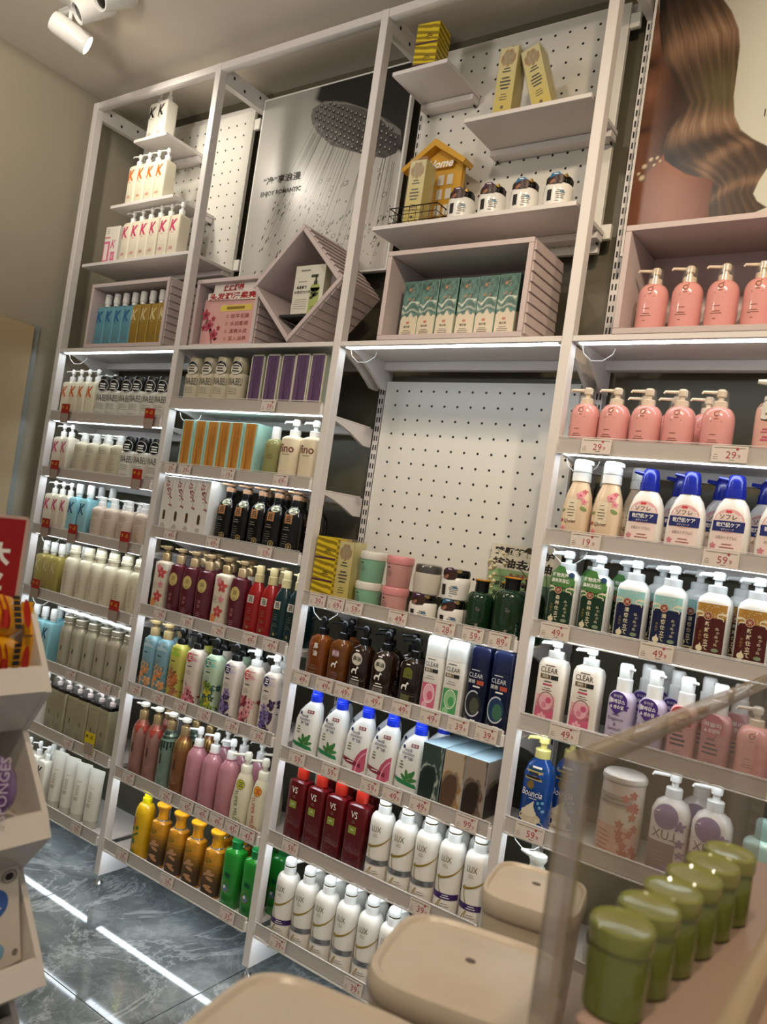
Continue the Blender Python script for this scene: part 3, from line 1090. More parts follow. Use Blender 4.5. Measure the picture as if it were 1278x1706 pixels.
# ------------------------------------------------------------------ ceiling track lamps
M_LAMPGLASS = mat('lamp_glass', 'fff3dc', emit=30)
def lamp(p, d, label, lit):
    t = thing('track_lamp', label, 'spotlight', p)
    d = Vector(d).normalized()
    q = d.to_track_quat('Z', 'Y').to_euler()
    r = 0.030
    m = MB()
    m.loft([(-0.105, r * 0.55, r * 0.55), (-0.102, r * 0.85, r * 0.85), (-0.092, r, r), (0.0, r, r), (0.004, r * 0.96, r * 0.96), (0.004, r * 0.84, r * 0.84), (-0.012, r * 0.78, r * 0.78)], M_WHITE, 28)
    build('housing', m, t, (0, 0, 0), q)
    m = MB()
    m.loft([(-0.0115, r * 0.8, r * 0.8), (-0.003, r * 0.72, r * 0.72), (-0.001, r * 0.4, r * 0.4)], M_LAMPGLASS if lit else M_BLACK, 24)
    build('lens', m, t, (0, 0, 0), q)
    m = MB()
    b = -d * 0.055
    m.tube([b + Vector((0, 0, r * 0.8)), b + Vector((0, 0, 0.05)), (b.x, b.y, 2.440 - p[2])], 0.006, M_WHITE)
    m.cbox(b.x - 0.05, b.x + 0.05, b.y - 0.011, b.y + 0.011, 2.438 - p[2], 2.4545 - p[2], 0.002, M_WHITE)
    build('bracket', m, t)


lamp((-0.236, -0.268, 2.362), (0.55, 0.75, -0.38), 'lit white cylinder track lamp at the ceiling, brightest of three', True)
lamp((-0.185, -0.335, 2.398), (-0.30, -0.62, -0.55), 'unlit track lamp with dark lens beside the lit one', False)
lamp((-0.070, -0.345, 2.398), (-0.10, -0.72, -0.55), 'unlit track lamp with dark lens, furthest right of the ceiling lamps', False)
m = MB(); m.cbox(-0.252, -0.222, -1.30, -0.262, 2.438, 2.4545, 0.001, M_WHITE)
o = build('lighting_track', m); tag(o, 'white straight lighting track fixed under the ceiling', 'track')

# ------------------------------------------------------------------ product kinds
C = lambda n, h, r=0.35, **k: mat(n, h, r, **k)
MILK = C('milky_plastic', 'e4dfcd', 0.32)
CREAM = C('cream_plastic', 'd9cfb4', 0.35)
WHITE = C('gloss_white', 'eeece6', 0.22, coat=0.3)
BEIGE = C('beige_plastic', 'cdc3a6', 0.35)
SILVER = C('champagne_plastic', 'b3aa93', 0.28, metal=0.35)
BLK = M_BLACK
BROWNINK = C('brown_ink', '5b4630')
KINDS = {}
PROTO = {}


def kind(key, name, desc, cat='bottle'):
    def deco(f):
        KINDS[key] = (name, desc, cat, f)
        return f
    return deco


def pump(z, r, h, mt, nz=(-0.92, -0.38), style='std', mt2=None, reach=2.3):
    m = MB()
    n = Vector((nz[0], nz[1], 0))
    c = mt2 or mt
    if style == 'std':
        m.loft([(z, r, r), (z + .34 * h, r, r), (z + .38 * h, r * .9, r * .9), (z + .40 * h, r * .45, r * .45)], c, 18)
        m.loft([(z + .40 * h, r * .42, r * .42), (z + .62 * h, r * .42, r * .42), (z + .63 * h, r * .66, r * .66), (z + .90 * h, r * .70, r * .70), (z + h, r * .5, r * .5)], mt, 18)
        a = n * r * .4 + Vector((0, 0, z + .84 * h)); b = n * r * reach + Vector((0, 0, z + .80 * h)); d = n * r * (reach + .15) + Vector((0, 0, z + .70 * h))
        m.tube([a, b, d], r * .27, mt, 8, r * .16)
    elif style == 'cap':
        m.loft([(z, r, r), (z + .46 * h, r, r), (z + .49 * h, r * .84, r * .84), (z + .93 * h, r * .86, r * .86), (z + h, r * .7, r * .7)], mt, 18)
        a = n * r * .5 + Vector((0, 0, z + .84 * h)); b = n * r * reach * .8 + Vector((0, 0, z + .86 * h))
        m.tube([a, b], r * .30, mt, 8, r * .17)
    elif style == 'disc':
        m.loft([(z, r, r), (z + .50 * h, r, r), (z + .54 * h, r * .9, r * .9), (z + .56 * h, r * .5, r * .5), (z + .72 * h, r * .5, r * .5)], c, 18)
        m.loft([(z + .72 * h, r * .6, r * .6), (z + .78 * h, r * 1.0, r * 1.0), (z + .93 * h, r * 1.05, r * 1.05), (z + h, r * .7, r * .7)], mt, 18)
        m.tube([n * r * .5 + Vector((0, 0, z + .86 * h)), n * r * reach * .85 + Vector((0, 0, z + .90 * h))], r * .32, mt, 8, r * .18)
    elif style == 'plain':
        m.loft([(z, r, r), (z + .2 * h, r, r), (z + .9 * h, r * .96, r * .96), (z + h, r * .86, r * .86)], mt, 18)
    return m


def body(prof, mt, seg=28):
    m = MB(); m.loft(prof, mt, seg); return m


def rounded(r, ry, h, n=2, neck=None, sh=0.02, e=0.004):
    """straight-sided body with rounded base and shoulders up to a neck radius at height h"""
    nk = neck or r * .4
    P = [(0, r * .90, ry * .90, n), (e * .5, r * .97, ry * .97, n), (e, r, ry, n), (h - sh, r, ry, n)]
    for t in (.25, .5, .72, .9, 1.0):
        k = math.sqrt(max(0, 1 - t * t)) if t < 1 else 0
        rr = nk + (r - nk) * k
        P.append((h - sh + sh * t, rr, nk + (ry - nk) * k, n if t < .6 else 2))
    return P


# --- leftmost bay -------------------------------------------------------------
def k_bottle(key, desc, bodycol, inkcol, kind_cap='pump', ink2='6d675c'):
    @kind(key, 'pump_bottle' if kind_cap == 'pump' else 'square_bottle', desc)
    def f():
        bm = C('k_body_' + bodycol, bodycol, 0.28)
        ink = C('k_ink_' + inkcol, inkcol, 0.4)
        P = [(0, .0205, .0205, 7), (.003, .0225, .0225, 8), (.121, .0225, .0225, 8), (.127, .0190, .0190, 6), (.129, .010, .010, 2), (.134, .0095, .0095, 2)]
        L = Lab(P)
        L.text('K', -.002, .094, .036, ink, 1, slant=0.18, sx=.85, bold=.03)
        L.lines(-.006, .071, .016, 1, .003, ink, 1, .0013)
        L.lines(-.003, .026, .018, 3, .0032, ink if key.endswith('pink') or key.endswith('orange') else M_GREYINK, 1)
        if kind_cap == 'pump':
            c = pump(.132, .0098, .040, WHITE, style='std', reach=2.6)
        else:
            c = MB(); c.loft([(.132, .0098, .0098), (.140, .0098, .0098), (.141, .0118, .0118), (.170, .0112, .0112), (.173, .0095, .0095)], WHITE, 18)
        return [('body', body(P, bm, 32)), ('pump_head' if kind_cap == 'pump' else 'cap', c), ('label', L.mb)]


k_bottle('K_black', 'milky square bottle, black letter K', 'e6e2d4', '231d18')
k_bottle('K_orange', 'milky square bottle, orange letter K', 'e6dfc6', 'dd6a1c')
k_bottle('K_pink', 'milky square bottle, pink letter K', 'e5dcc6', 'd0406f')
k_bottle('K_blue', 'clear blue square bottle, letter K', '5d93a3', '2f5f96', 'cap')
k_bottle('K_gold', 'amber gold square bottle, pale letter K', '96782c', 'd3c290', 'cap')
k_bottle('K_aqua', 'pale aqua square bottle, letter K', '8fc4cc', '28567f', 'cap')
k_bottle('K_olive', 'olive yellow square bottle, faint letter K', 'a89a52', 'cfc691', 'cap')


@kind('K_set', 'gift_box', 'white and pink boxed bottle set', 'box')
def f():
    m = MB(); m.cbox(-.035, .035, -.022, .022, 0, .122, .0012, C('box_white', 'e6e0d4'))
    pk = C('set_pink', 'd96f92')
    L = Lab(None, -.022)
    L.rect(-.034, -.004, .001, .072, pk, 0); L.rect(-.030, -.012, .010, .064, C('pale_pink', 'f0dcd8'), 1)
    L.lines(-.020, .112, .018, 3, .006, M_GREYINK, 1); L.rect(-.033, -.006, .083, .087, pk, 1)
    L.text('K', .014, .062, .028, C('k_ink_d0406f', 'd0406f'), 1, slant=.18, sx=.85); L.rect(.004, .024, .004, .036, pk, 0); L.lines(.014, .026, .014, 3, .005, M_WHITEINK, 1)
    return [('carton', m), ('label', L.mb)]


def unabeu(key, desc, bodycol, capcol, stick):
    @kind(key, 'round_bottle', desc)
    def f():
        bm, cm = C('u_' + bodycol, bodycol, .3), C('ucap_' + capcol, capcol, .3)
        P = rounded(.029, .026, .103, 2.6, .0225, .012)
        c = MB(); c.loft([(.102, .0235, .0225), (.104, .0245, .0235), (.143, .0245, .0235), (.147, .0225, .0215)], cm, 24)
        L = Lab(P, mode='arc')
        L.text('UNABEU', -.002, .077, .020, M_INK, 1, width=.040)
        L.lines(-.006, .058, .030, 4, .005, M_GREYINK, 1, seed=3); L.lines(-.006, .030, .034, 4, .0045, M_GREYINK, 1, seed=4); L.rect(-.022, -.010, .006, .010, M_INK, 1)
        Q = [(.095, .029, .0265), (.150, .0255, .0245)]
        S = Lab(Q, mode='arc')
        S.ell(-.004, .116, .0195, .0200, BLK, 2, 24)
        S.ring(-.004, .116, .0190, .0195, .06, M_WHITEINK, 3)
        if stick == 'w':
            S.ell(-.004, .112, .0175, .0150, C('sticker_cream', 'd8d2bf'), 3, 24)
        for i, w in enumerate((.022, .026, .022)):
            S.lines(-.004, .121 - i * .0075, w, 1, .004, M_INK if stick == 'w' else M_WHITEINK, 4, .0035, i)
        return [('body', body(P, bm)), ('cap', c), ('label', L.mb), ('sticker', S.mb)]


unabeu('U_black', 'white bottle, tall black cap, round sticker', 'd9d5c8', '0d0d0d', 'b')
unabeu('U_beige', 'cream bottle, cream cap, round black sticker', 'cdc4ab', 'b9b094', 'w')


def lined(key, desc, bodycol, capcol, h=.118, top=.150):
    @kind(key, 'pump_bottle', desc)
    def f():
        P = rounded(.0275, .0255, h, 2.5, .014, .016)
        L = Lab(P, mode='arc')
        L.lines(-.005, h - .022, .030, 3, .005, M_GREYINK, 1, seed=8); L.lines(-.008, h - .045, .020, 8, .006, M_GREYINK, 1, seed=9)
        return [('body', body(P, C('lined_' + bodycol, bodycol, .3))), ('pump_head', pump(h - .002, .0135, top - h, C('lcap_' + capcol, capcol, .25), style='cap')), ('label', L.mb)]


lined('lined_beige', 'translucent beige bottle, white pump, printed lines', 'c9bfa3', 'ecebe6')
lined('lined_pink', 'beige pink bottle, white pump, printed lines', 'cdb9a4', 'ecebe6', .112, .145)


@kind('cream_round', 'round_bottle', 'tall cream bottle, stepped cream cap')
def f():
    P = rounded(.0295, .0295, .140, 2, .0165, .028)
    c = MB(); c.loft([(.138, .0165, .0165), (.152, .0165, .0165), (.153, .0185, .0185), (.160, .0185, .0185), (.161, .0165, .0165), (.176, .0160, .0160), (.179, .0140, .0140)], CREAM, 22)
    L = Lab(P, mode='arc')
    for x in (-.010, -.004):
        for k in range(9):
            L.rect(x, x + .0012, .092 - k * .007, .096 - k * .007, BROWNINK, 1)
    return [('body', body(P, CREAM)), ('cap', c), ('label', L.mb)]


@kind('silver', 'pump_bottle', 'champagne bottle, flat white pump top')
def f():
    P = [(0, .025, .025), (.002, .027, .027), (.118, .027, .027), (.128, .0255, .0255), (.137, .021, .021), (.142, .0195, .0195)]
    n = MB(); n.loft([(.142, .0205, .0205), (.150, .0208, .0208), (.151, .0198, .0198), (.153, .0198, .0198), (.154, .0208, .0208), (.166, .0205, .0205), (.168, .0185, .0185)], SILVER, 24)
    p = MB()
    p.loft([(.168, .008, .008), (.176, .008, .008), (.178, .020, .017), (.184, .0225, .0185), (.188, .019, .015)], WHITE, 20, -.004)
    p.tube([(-.016, -.004, .183), (-.040, -.010, .187)], .0065, WHITE, 8, .0032)
    L = Lab(P, mode='arc'); L.leaf(-.006, .070, .016, .004, 1.4, M_INK, 1); L.lines(-.004, .030, .020, 3, .004, M_GREYINK, 1)
    return [('body', body(P, SILVER)), ('neck', n), ('pump_head', p), ('label', L.mb)]


@kind('square_olive', 'square_bottle', 'olive beige square bottle, clear domed cap')
def f():
    P = [(0, .0245, .0245, 9), (.002, .0258, .0258, 9), (.136, .0258, .0258, 9), (.137, .0250, .0250, 9)]
    k = MB(); k.loft([(.137, .0258, .0258, 9), (.146, .0258, .0258, 9), (.1465, .0235, .0235, 9)], BLK, 28)
    p = pump(.146, .0090, .028, C('pink_pump', 'd8c4bd', .3), style='std', reach=1.7)
    d = MB(); d.loft([(.1465, .0195, .0195, 3), (.166, .0195, .0195, 3), (.176, .0165, .0165, 2.5), (.181, .009, .009, 2)], M_FILM, 22)
    L = Lab(P); L.leaf(-.001, .064, .018, .0035, 1.57, M_INK, 1); L.lines(0, .034, .026, 4, .005, M_GREYINK, 1, seed=5); L.rect(-.0185, .0185, .1235, .1250, M_GREYINK, 1)
    return [('body', body(P, C('olive_beige', 'a39a7c', .3), 32)), ('collar', k), ('pump_head', p), ('clear_dome', d), ('label', L.mb)]


@kind('tube', 'squeeze_tube', 'off white squeeze tube on its cap', 'tube')
def f():
    m = MB(); m.loft([(.024, .0235, .0210), (.060, .0245, .0185), (.110, .0265, .0115), (.150, .0285, .0045), (.163, .0292, .0016, 3), (.172, .0292, .0014, 3)], C('tube_white', 'd8d2c2', .35), 28)
    c = MB(); c.loft([(0, .0215, .0190), (.002, .0225, .0200), (.022, .0225, .0200), (.024, .0220, .0195)], C('tube_cap', 'bdb9ac', .35), 26)
    L = Lab([(.024, .0235, .0210), (.060, .0245, .0185), (.110, .0265, .0115), (.150, .0285, .0045)], mode='proj')
    L.lines(-.002, .118, .026, 1, .004, M_GREYINK, 1); L.lines(-.004, .104, .016, 5, .006, C('tube_ink', 'a89c80'), 1, .0026, 7); L.rect(-.013, .004, .062, .073, C('tube_ink2', 'b5ab93'), 1)
    return [('tube', m), ('cap', c), ('label', L.mb)]


@kind('white_pump_round', 'pump_bottle', 'plain white bottle with white pump')
def f():
    P = rounded(.028, .028, .125, 2, .013, .02)
    return [('body', body(P, WHITE)), ('pump_head', pump(.123, .013, .050, WHITE, style='std'))]


# --- cartons -----------------------------------------------------------------
def carton(w, d, h, face, front=None, side=None, pic=None, picside=None, nz=40, nx=16):
    m = MB(); m.cbox(-w / 2, w / 2, -d / 2, d / 2, 0, h, .0008, face)
    out = [('carton', m)]
    if pic is not None:
        out.append(('printed_front', picture('printed_front', -w / 2 + .001, w / 2 - .001, .001, h - .001, -d / 2 - .0003, nx, nz, pic)))
    if picside is not None:
        out.append(('printed_side', picture('printed_side', -d / 2 + .001, d / 2 - .001, .001, h - .001, w / 2 + .0003, nx, nz, picside, side=True)))
    if front:
        L = Lab(None, -d / 2 - .0004); front(L); out.append(('label', L.mb))
    return out


def streaks(c1, c2, c3):
    return lambda X, Z: mixc(mixc(c1, c2, np.clip(vnoise(X, Z * .12, 11) * 1.6 - .3, 0, 1)), c3, np.clip((Z - .72) / .04, 0, 1) * .5 * vnoise(X, Z, 6))


@kind('purple_box', 'tall_carton', 'purple streaked carton with pale green edges', 'box')
def f():
    return carton(.050, .045, .153, C('carton_green', 'b8bda6'), lambda L: (L.rect(-.0246, -.0205, .001, .152, C('edge_cream', 'c9c6b2'), 0), L.rect(.0205, .0246, .001, .152, C('edge_cream', 'c9c6b2'), 0), L.rect(-.0246, .0246, .001, .006, C('edge_cream', 'c9c6b2'), 0), L.rect(-.0246, .0246, .148, .152, C('edge_cream', 'c9c6b2'), 0)), pic=streaks('3e2c4e', '76587c', '544368'))


@kind('orange_box', 'tall_carton', 'orange streaked carton with mint green edges', 'box')
def f():
    e = C('edge_mint', 'a9d3c4')
    return carton(.048, .062, .152, e, lambda L: (L.rect(-.0238, -.0185, .001, .151, e, 0), L.rect(.0185, .0238, .001, .151, e, 0)), pic=streaks('9c5a1e', 'd9a24a', 'cf8a3d'))


@kind('blossom_box', 'tall_carton', 'white carton with pink blossom branch', 'box')
def f():
    def fr(L):
        r = random.Random(4)
        L.curve((.018, .160), (.006, .130), (.016, .088), .0010, C('twig', '8a5a58'), 0)
        for k in range(34):
            t = r.random()
            L.ell(-.004 + .024 * t + r.uniform(-.008, .005), .158 - .080 * t + r.uniform(-.010, .010), r.uniform(.0014, .0030), r.uniform(.0014, .0028), C('blossom_%d' % (k % 3), ('b4566a', 'c98a92', '8e3450')[k % 3]), 1, 8)
        L.rect(-.010, .000, .052, .070, C('oval_brown', '4a3b2a'), 1); L.ell(-.005, .070, .005, .005, C('oval_brown', '4a3b2a'), 1, 14); L.ell(-.005, .052, .005, .005, C('oval_brown', '4a3b2a'), 1, 14)
        L.ring(-.005, .061, .0035, .011, .25, M_GOLD, 2)
        L.lines(-.005, .036, .020, 3, .0042, M_GREYINK, 1)
    return carton(.049, .085, .172, C('carton_white', 'e4e0d8'), fr)


# --- second bay ---------------------------------------------------------------
@kind('olive_bottle', 'round_bottle', 'clear olive green bottle, white cap')
def f():
    P = rounded(.025, .022, .118, 2.4, .011, .022)
    L = Lab(P); L.lines(0, .075, .018, 3, .005, BROWNINK, 1)
    return [('body', body(P, C('olive_clear', '8d8a58', .18))), ('cap', pump(.116, .0125, .034, WHITE, style='plain')), ('label', L.mb)]


@kind('fino', 'pump_bottle', 'cream bottle, big brown word, white pump')
def f():
    P = rounded(.031, .027, .128, 2.8, .016, .012)
    L = Lab(P, mode='proj'); L.text('fino', -.001, .094, .022, C('fino_ink', '6e2f25'), 1, width=.046, bold=.01); L.lines(0, .078, .036, 1, .003, BROWNINK, 1)
    return [('body', body(P, C('fino_cream', 'e2d3b4', .3))), ('pump_head', pump(.126, .0150, .046, WHITE, style='std', reach=2.0)), ('label', L.mb)]


def sticker_badge(L, x, z, rx, rz, ink, bg, lev=3):
    L.ell(x, z, rx, rz, bg, lev, 20)
    L.ring(x, z, rx * .96, rz * .96, .08, ink, lev + 1)
    for i in range(3):
        L.lines(x + rx * .15, z + rz * (.4 - .38 * i), rx * 1.1, 1, .003, ink, lev + 1, rz * .2, i)


@kind('ryo_black', 'pump_bottle', 'black bottle, copper square badge, black pump')
def f():
    P = [(0, .0255, .021, 4), (.003, .027, .0225, 4), (.100, .027, .0225, 4), (.118, .024, .0205, 3.5), (.132, .0140, .0135, 2), (.136, .0130, .0130, 2)]
    L = Lab(P); cu = C('copper_foil', 'b98358', .35, metal=.3)
    L.rect(-.016, .006, .088, .112, cu, 1); L.text('吕', -.005, .100, .015, M_INK, 2, bold=.02)
    L.lines(-.008, .078, .020, 2, .006, M_GREYINK, 1, .0022); L.lines(-.008, .060, .018, 5, .006, M_GREYINK, 1); L.ring(.006, .030, .009, .009, .3, C('dull_gold', '8a774a'), 1); L.ell(.006, .030, .004, .004, C('dull_gold', '8a774a'), 1)
    sticker_badge(L, .004, .121, .014, .010, M_INK, C('sticker_lime', 'c9cbb0'), 2)
    p = pump(.134, .0135, .030, BLK, style='plain'); q = pump(.150, .0135, .022, C('copper_top', 'c79a76', .3, metal=.4), style='disc', reach=2.4)
    return [('body', body(P, C('ryo_black', '0d0c0c', .18))), ('collar', p), ('pump_head', q), ('label', L.mb)]


def floral(L, seed, cols, zmax, n=9, w=.020, leafc=None, z0=.012, r0=.005, r1=.011):
    r = random.Random(seed)
    for k in range(n):
        x, z, rr = r.uniform(-w, w), r.uniform(z0, zmax), r.uniform(r0, r1)
        if leafc and k % 2:
            L.leaf(x + rr, z, rr * 2.4, rr * .8, r.uniform(0, 3), leafc, 1)
        c = cols[k % len(cols)]
        L.flower(x, z, rr, c, cols[(k + 1) % len(cols)], 5, 2, r.random() * 3)


GOLDPUMP = C('gold_pump', 'b09468', .25, metal=.6)


@kind('floral_white', 'pump_bottle', 'white floral bottle, gold pump')
def f():
    P = rounded(.0270, .0215, .152, 4, .014, .010)
    L = Lab(P)
    a, b, c = C('fl_coral', 'c24a45'), C('fl_rose', 'd98a90'), C('fl_orange', 'd88a3c')
    for x, z, r, m_ in ((-.010, .030, .013, c), (.006, .050, .016, a), (.010, .118, .016, a), (-.002, .132, .011, b), (.012, .084, .010, b), (-.012, .012, .008, c)):
        L.flower(x, z, r, m_, b, 5, 2)
    L.lines(-.010, .090, .012, 4, .005, M_GREYINK, 1)
    return [('body', body(P, C('floral_body', 'd8cbb6', .25))), ('pump_head', pump(.150, .0135, .046, GOLDPUMP, style='disc', reach=2.2)), ('label', L.mb)]


@kind('maroon', 'pump_bottle', 'maroon bottle, round gold badge, gold pump')
def f():
    P = [(0, .0205, .0185, 3), (.003, .022, .0195, 3), (.040, .0265, .0215, 3), (.090, .0285, .0225, 3), (.130, .0265, .0215, 3), (.146, .0235, .0195, 3), (.150, .0140, .0140, 2), (.153, .0130, .0130, 2)]
    L = Lab(P); L.ell(-.003, .108, .0145, .0185, C('badge_gold', 'c3ad6a', .35), 1, 24); L.text('润', -.003, .111, .012, BROWNINK, 2); L.lines(-.003, .097, .012, 2, .004, BROWNINK, 2)
    L.vtext('润膏', -.006, .070, .011, C('badge_rose', 'b5787a'), 1); L.lines(-.004, .036, .014, 3, .005, C('badge_rose', 'b5787a'), 1)
    return [('body', body(P, C('maroon_plastic', '571a26', .2, coat=.3))), ('pump_head', pump(.151, .0130, .045, C('gold_cap', 'b59a72', .25, metal=.4), style='disc', reach=2.0)), ('label', L.mb)]


def ryo(key, desc, bodycol, capcol):
    @kind(key, 'pump_bottle', desc)
    def f():
        P = [(0, .023, .0195, 3.5), (.003, .0245, .0205, 3.5), (.110, .0245, .0205, 3.5), (.134, .0185, .0165, 3), (.148, .0110, .0110, 2), (.151, .0105, .0105, 2)]
        L = Lab(P); L.rect(-.014, .008, .094, .114, C('label_stone', 'cfc8b8'), 1); L.text('吕', -.002, .104, .014, M_INK, 2, bold=.02)
        L.lines(-.002, .080, .012, 3, .006, M_GREYINK, 1); L.lines(-.002, .056, .018, 2, .005, M_GREYINK, 1); L.ell(-.002, .030, .004, .004, C('dull_gold', '8a774a'), 1)
        p = pump(.149, .0125, .044, C('rcap_' + capcol, capcol, .35), style='cap', reach=2.1)
        return [('body', body(P, C('ryo_' + bodycol, bodycol, .2, coat=.3))), ('pump_head', p), ('label', L.mb)]


ryo('ryo_red', 'red bottle, square badge, pale gold pump', '8e1716', 'bda777')
ryo('ryo_teal', 'dark teal bottle, square badge, cream pump', '0e2b2e', 'cbb98a')


def botanic(key, desc, top, low, pumpcol, inks, seed, badge=None, style='std'):
    @kind(key, 'pump_bottle', desc)
    def f():
        h = .160
        P = rounded(.0265, .0205, h, 4, .0135, .022)
        out = []
        m = MB(); m.loft(P, C('bot_' + low, low, .25), 28)
        L = Lab(P)
        if top != low:
            L.rect(-.0262, .0262, .128, .148, C('bot_' + top, top, .25), 0)
        L.lines(-.004, .112, .026, 1, .004, M_INK, 1, .0026); L.lines(-.006, .100, .020, 3, .0045, M_GREYINK, 1)
        cs = [C('bi_' + c, c) for c in inks]
        floral(L, seed, cs, .082, 11, .020, cs[-1], .010, .007, .016)
        r = random.Random(seed)
        for k in range(4):
            x = r.uniform(-.016, .016)
            L.curve((x, .010), (x + r.uniform(-.01, .01), .04), (x + r.uniform(-.012, .012), r.uniform(.06, .085)), .0014, cs[-1], 1)
        if badge:
            sticker_badge(L, -.008, .136, .0125, .0145, M_WHITEINK, C('badge_' + badge, badge), 2)
        p = pump(h - .002, .0145, .046, C('bp_' + pumpcol, pumpcol, .25), style=style, reach=1.9)
        return [('body', m), ('pump_head', p), ('label', L.mb)]


botanic('bot_blue', 'sky blue floral bottle, gold pump', 'a9c3c8', '7fa6b2', 'ab9367', ['d98a4e', 'e3b27a', '4f7d80'], 5, None, 'disc')
botanic('bot_lime', 'lime green floral bottle, black cap', '9fc238', 'c3bd5c', '101010', ['c0703a', 'cf9a6a', '8a5a35'], 6)
botanic('bot_pink', 'white bottle, pink florals, black cap', 'd99aa0', 'ddd0c0', '101010', ['cf6a78', 'e0a3a5', '7b2f3a'], 7, 'c9402f')
botanic('bot_teal', 'teal and yellow leafy bottle, black cap', '7fc9b8', 'b9cdb0', '101010', ['c5b534', '6c8a3a', '2f5148'], 8, '1f8466')
botanic('bot_violet', 'white bottle, violet florals, black cap', 'c9bfd3', 'ddd3c8', '101010', ['5a4a86', '8f7fae', '3d2b45'], 9, '35245e')
botanic('bot_pinkw', 'white bottle, pink florals, white pump', 'd99aa0', 'ddd0c0', 'ecebe6', ['cf6a78', 'e0a3a5', '7b2f3a'], 10, 'c9402f')
botanic('bot_violetw', 'white bottle, violet florals, white pump', 'c9bfd3', 'ddd3c8', 'ecebe6', ['5a4a86', '8f7fae', '3d2b45'], 11, '35245e')


def ornate(key, desc, col_, necks, style):
    @kind(key, 'pump_bottle', desc)
    def f():
        P = [(0, .0245, .0245), (.003, .0265, .0265), (.120, .0265, .0265), (.135, .0255, .0255), (.148, .0210, .0210), (.158, .0140, .0140), (.162, .0130, .0130)]
        m = MB(); m.loft(P, C('orn_' + col_, col_, .2, metal=.25, coat=.4), 28)
        L = Lab(P, mode='arc'); nm = C('orn_' + necks, necks, .3, metal=.3)
        if style == 'heart':
            for x in (-.024, 0, .024):
                L.poly([(x - .012, .146), (x, .124), (x + .012, .146), (x + .006, .152), (x, .147), (x - .006, .152)], C('orn_red', '9e3a2c', .3), 1)
                L.band([(x - .013, .146), (x, .121), (x + .013, .146)], .002, M_GOLD, 2)
            L.rect(-.030, .030, .150, .160, nm, 0)
        elif style == 'drip':
            L.rect(-.040, .040, .132, .160, nm, 0)
            for k in range(9):
                x = -.036 + .009 * k
                d = (.020, .034, .026, .040, .022, .030, .018, .036, .024)[k]
                L.rect(x - .003, x + .003, .132 - d * .6, .134, nm, 1); L.ell(x, .132 - d * .6, .003, .004, nm, 1, 10)
        else:
            for k in range(10):
                x = -.036 + .008 * k
                L.leaf(x, .140, .026, .0055, 1.57, M_GOLD, 1); L.ell(x, .126, .0026, .0026, M_GOLD, 1, 8)
        L.rect(-.010, -.004, .072, .098, C('orn_plate', '4a342a'), 1); L.lines(-.004, .012, .018, 1, .004, M_INK, 1)
        p = pump(.160, .0130, .050, C('pearl_white', 'e3dcc9', .2), style='disc', mt2=GOLDPUMP, reach=2.3)
        return [('body', m), ('pump_head', p), ('label', L.mb)]


ornate('orn_rose', 'rose bottle, red heart shoulder, gold pump', 'a5776c', '8a4a3a', 'heart')
ornate('orn_green', 'sage bottle, dark dripping shoulder, gold pump', '7d9484', '2f3b30', 'drip')
ornate('orn_bronze', 'bronze bottle, gold scalloped shoulder, gold pump', '8a5a34', '8a5a34', 'scallop')


@kind('pink_gloss', 'pump_bottle', 'glossy dusty pink bottle, white pump')
def f():
    P = [(0, .0265, .0265), (.003, .0285, .0285), (.092, .0285, .0285), (.093, .0282, .0282), (.118, .0280, .0280), (.132, .0245, .0245), (.143, .0165, .0165), (.147, .0140, .0140)]
    c = MB(); c.loft([(.146, .0150, .0150), (.150, .0150, .0150)], C('pink_gloss', 'b67c86', .15, coat=.5), 20)
    return [('body', body(P, C('pink_gloss', 'b67c86', .15, coat=.5))), ('collar', c), ('pump_head', pump(.150, .0130, .050, WHITE, style='std', reach=2.5))]


def mild(key, desc, bcol, icol):
    @kind(key, 'pump_bottle', desc)
    def f():
        P = [(0, .0265, .0230, 2.6), (.003, .0280, .0245, 2.6), (.060, .0275, .0240, 2.6), (.110, .0215, .0205, 2.3), (.124, .0185, .0185), (.130, .0150, .0150), (.134, .0145, .0145)]
        L = Lab(P); ik = C('mild_' + icol, icol)
        L.text('SUPER MILD', -.004, .052, .0105, ik, 1, rot=-math.pi / 2 + .10, width=.076)
        sticker_badge(L, .000, .106, .0125, .0125, C('mild_' + icol, icol), C('mb_' + bcol, bcol), 2)
        L.ring(.008, .016, .0055, .0055, .2, ik, 1)
        return [('body', body(P, C('mild_cream', 'ddd6bb', .3))), ('pump_head', pump(.132, .0150, .052, C('mild_cap', 'e2ddc9', .25), style='std', reach=2.5)), ('label', L.mb)]


mild('mild_green', 'cream bottle, green vertical lettering, pump', 'c9bd3c', '4b6a3a')
mild('mild_orange', 'cream bottle, orange vertical lettering, pump', 'e0a02c', 'b8442c')


@kind('yellow_bottle', 'dispenser_bottle', 'bright yellow bottle with yellow dispenser')
def f():
    P = rounded(.0285, .0260, .150, 2.2, .013, .034)
    L = Lab(P); L.rect(-.020, -.010, .092, .112, C('y_red', 'a8431f'), 1)
    r = random.Random(2)
    for k in range(12):
        L.leaf(-.012 + r.uniform(-.008, .012), r.uniform(.030, .088), .014, .005, r.uniform(0, 3), C('y_green', '3f6a2c'), 1)
    L.lines(-.008, .022, .024, 2, .006, C('y_green', '3f6a2c'), 1, .003)
    c = MB(); c.loft([(.148, .0135, .0135), (.164, .0130, .0130), (.165, .0100, .0100), (.178, .0095, .0095), (.190, .0085, .0085), (.193, .0060, .0060)], C('yellow_cap', 'e0d012', .3), 20); c.cbox(-.016, .008, -.006, .006, .178, .192, .002, C('yellow_cap', 'e0d012', .3))
    return [('body', body(P, C('yellow_plastic', 'd5a70f', .25, coat=.3))), ('dispenser', c), ('label', L.mb)]


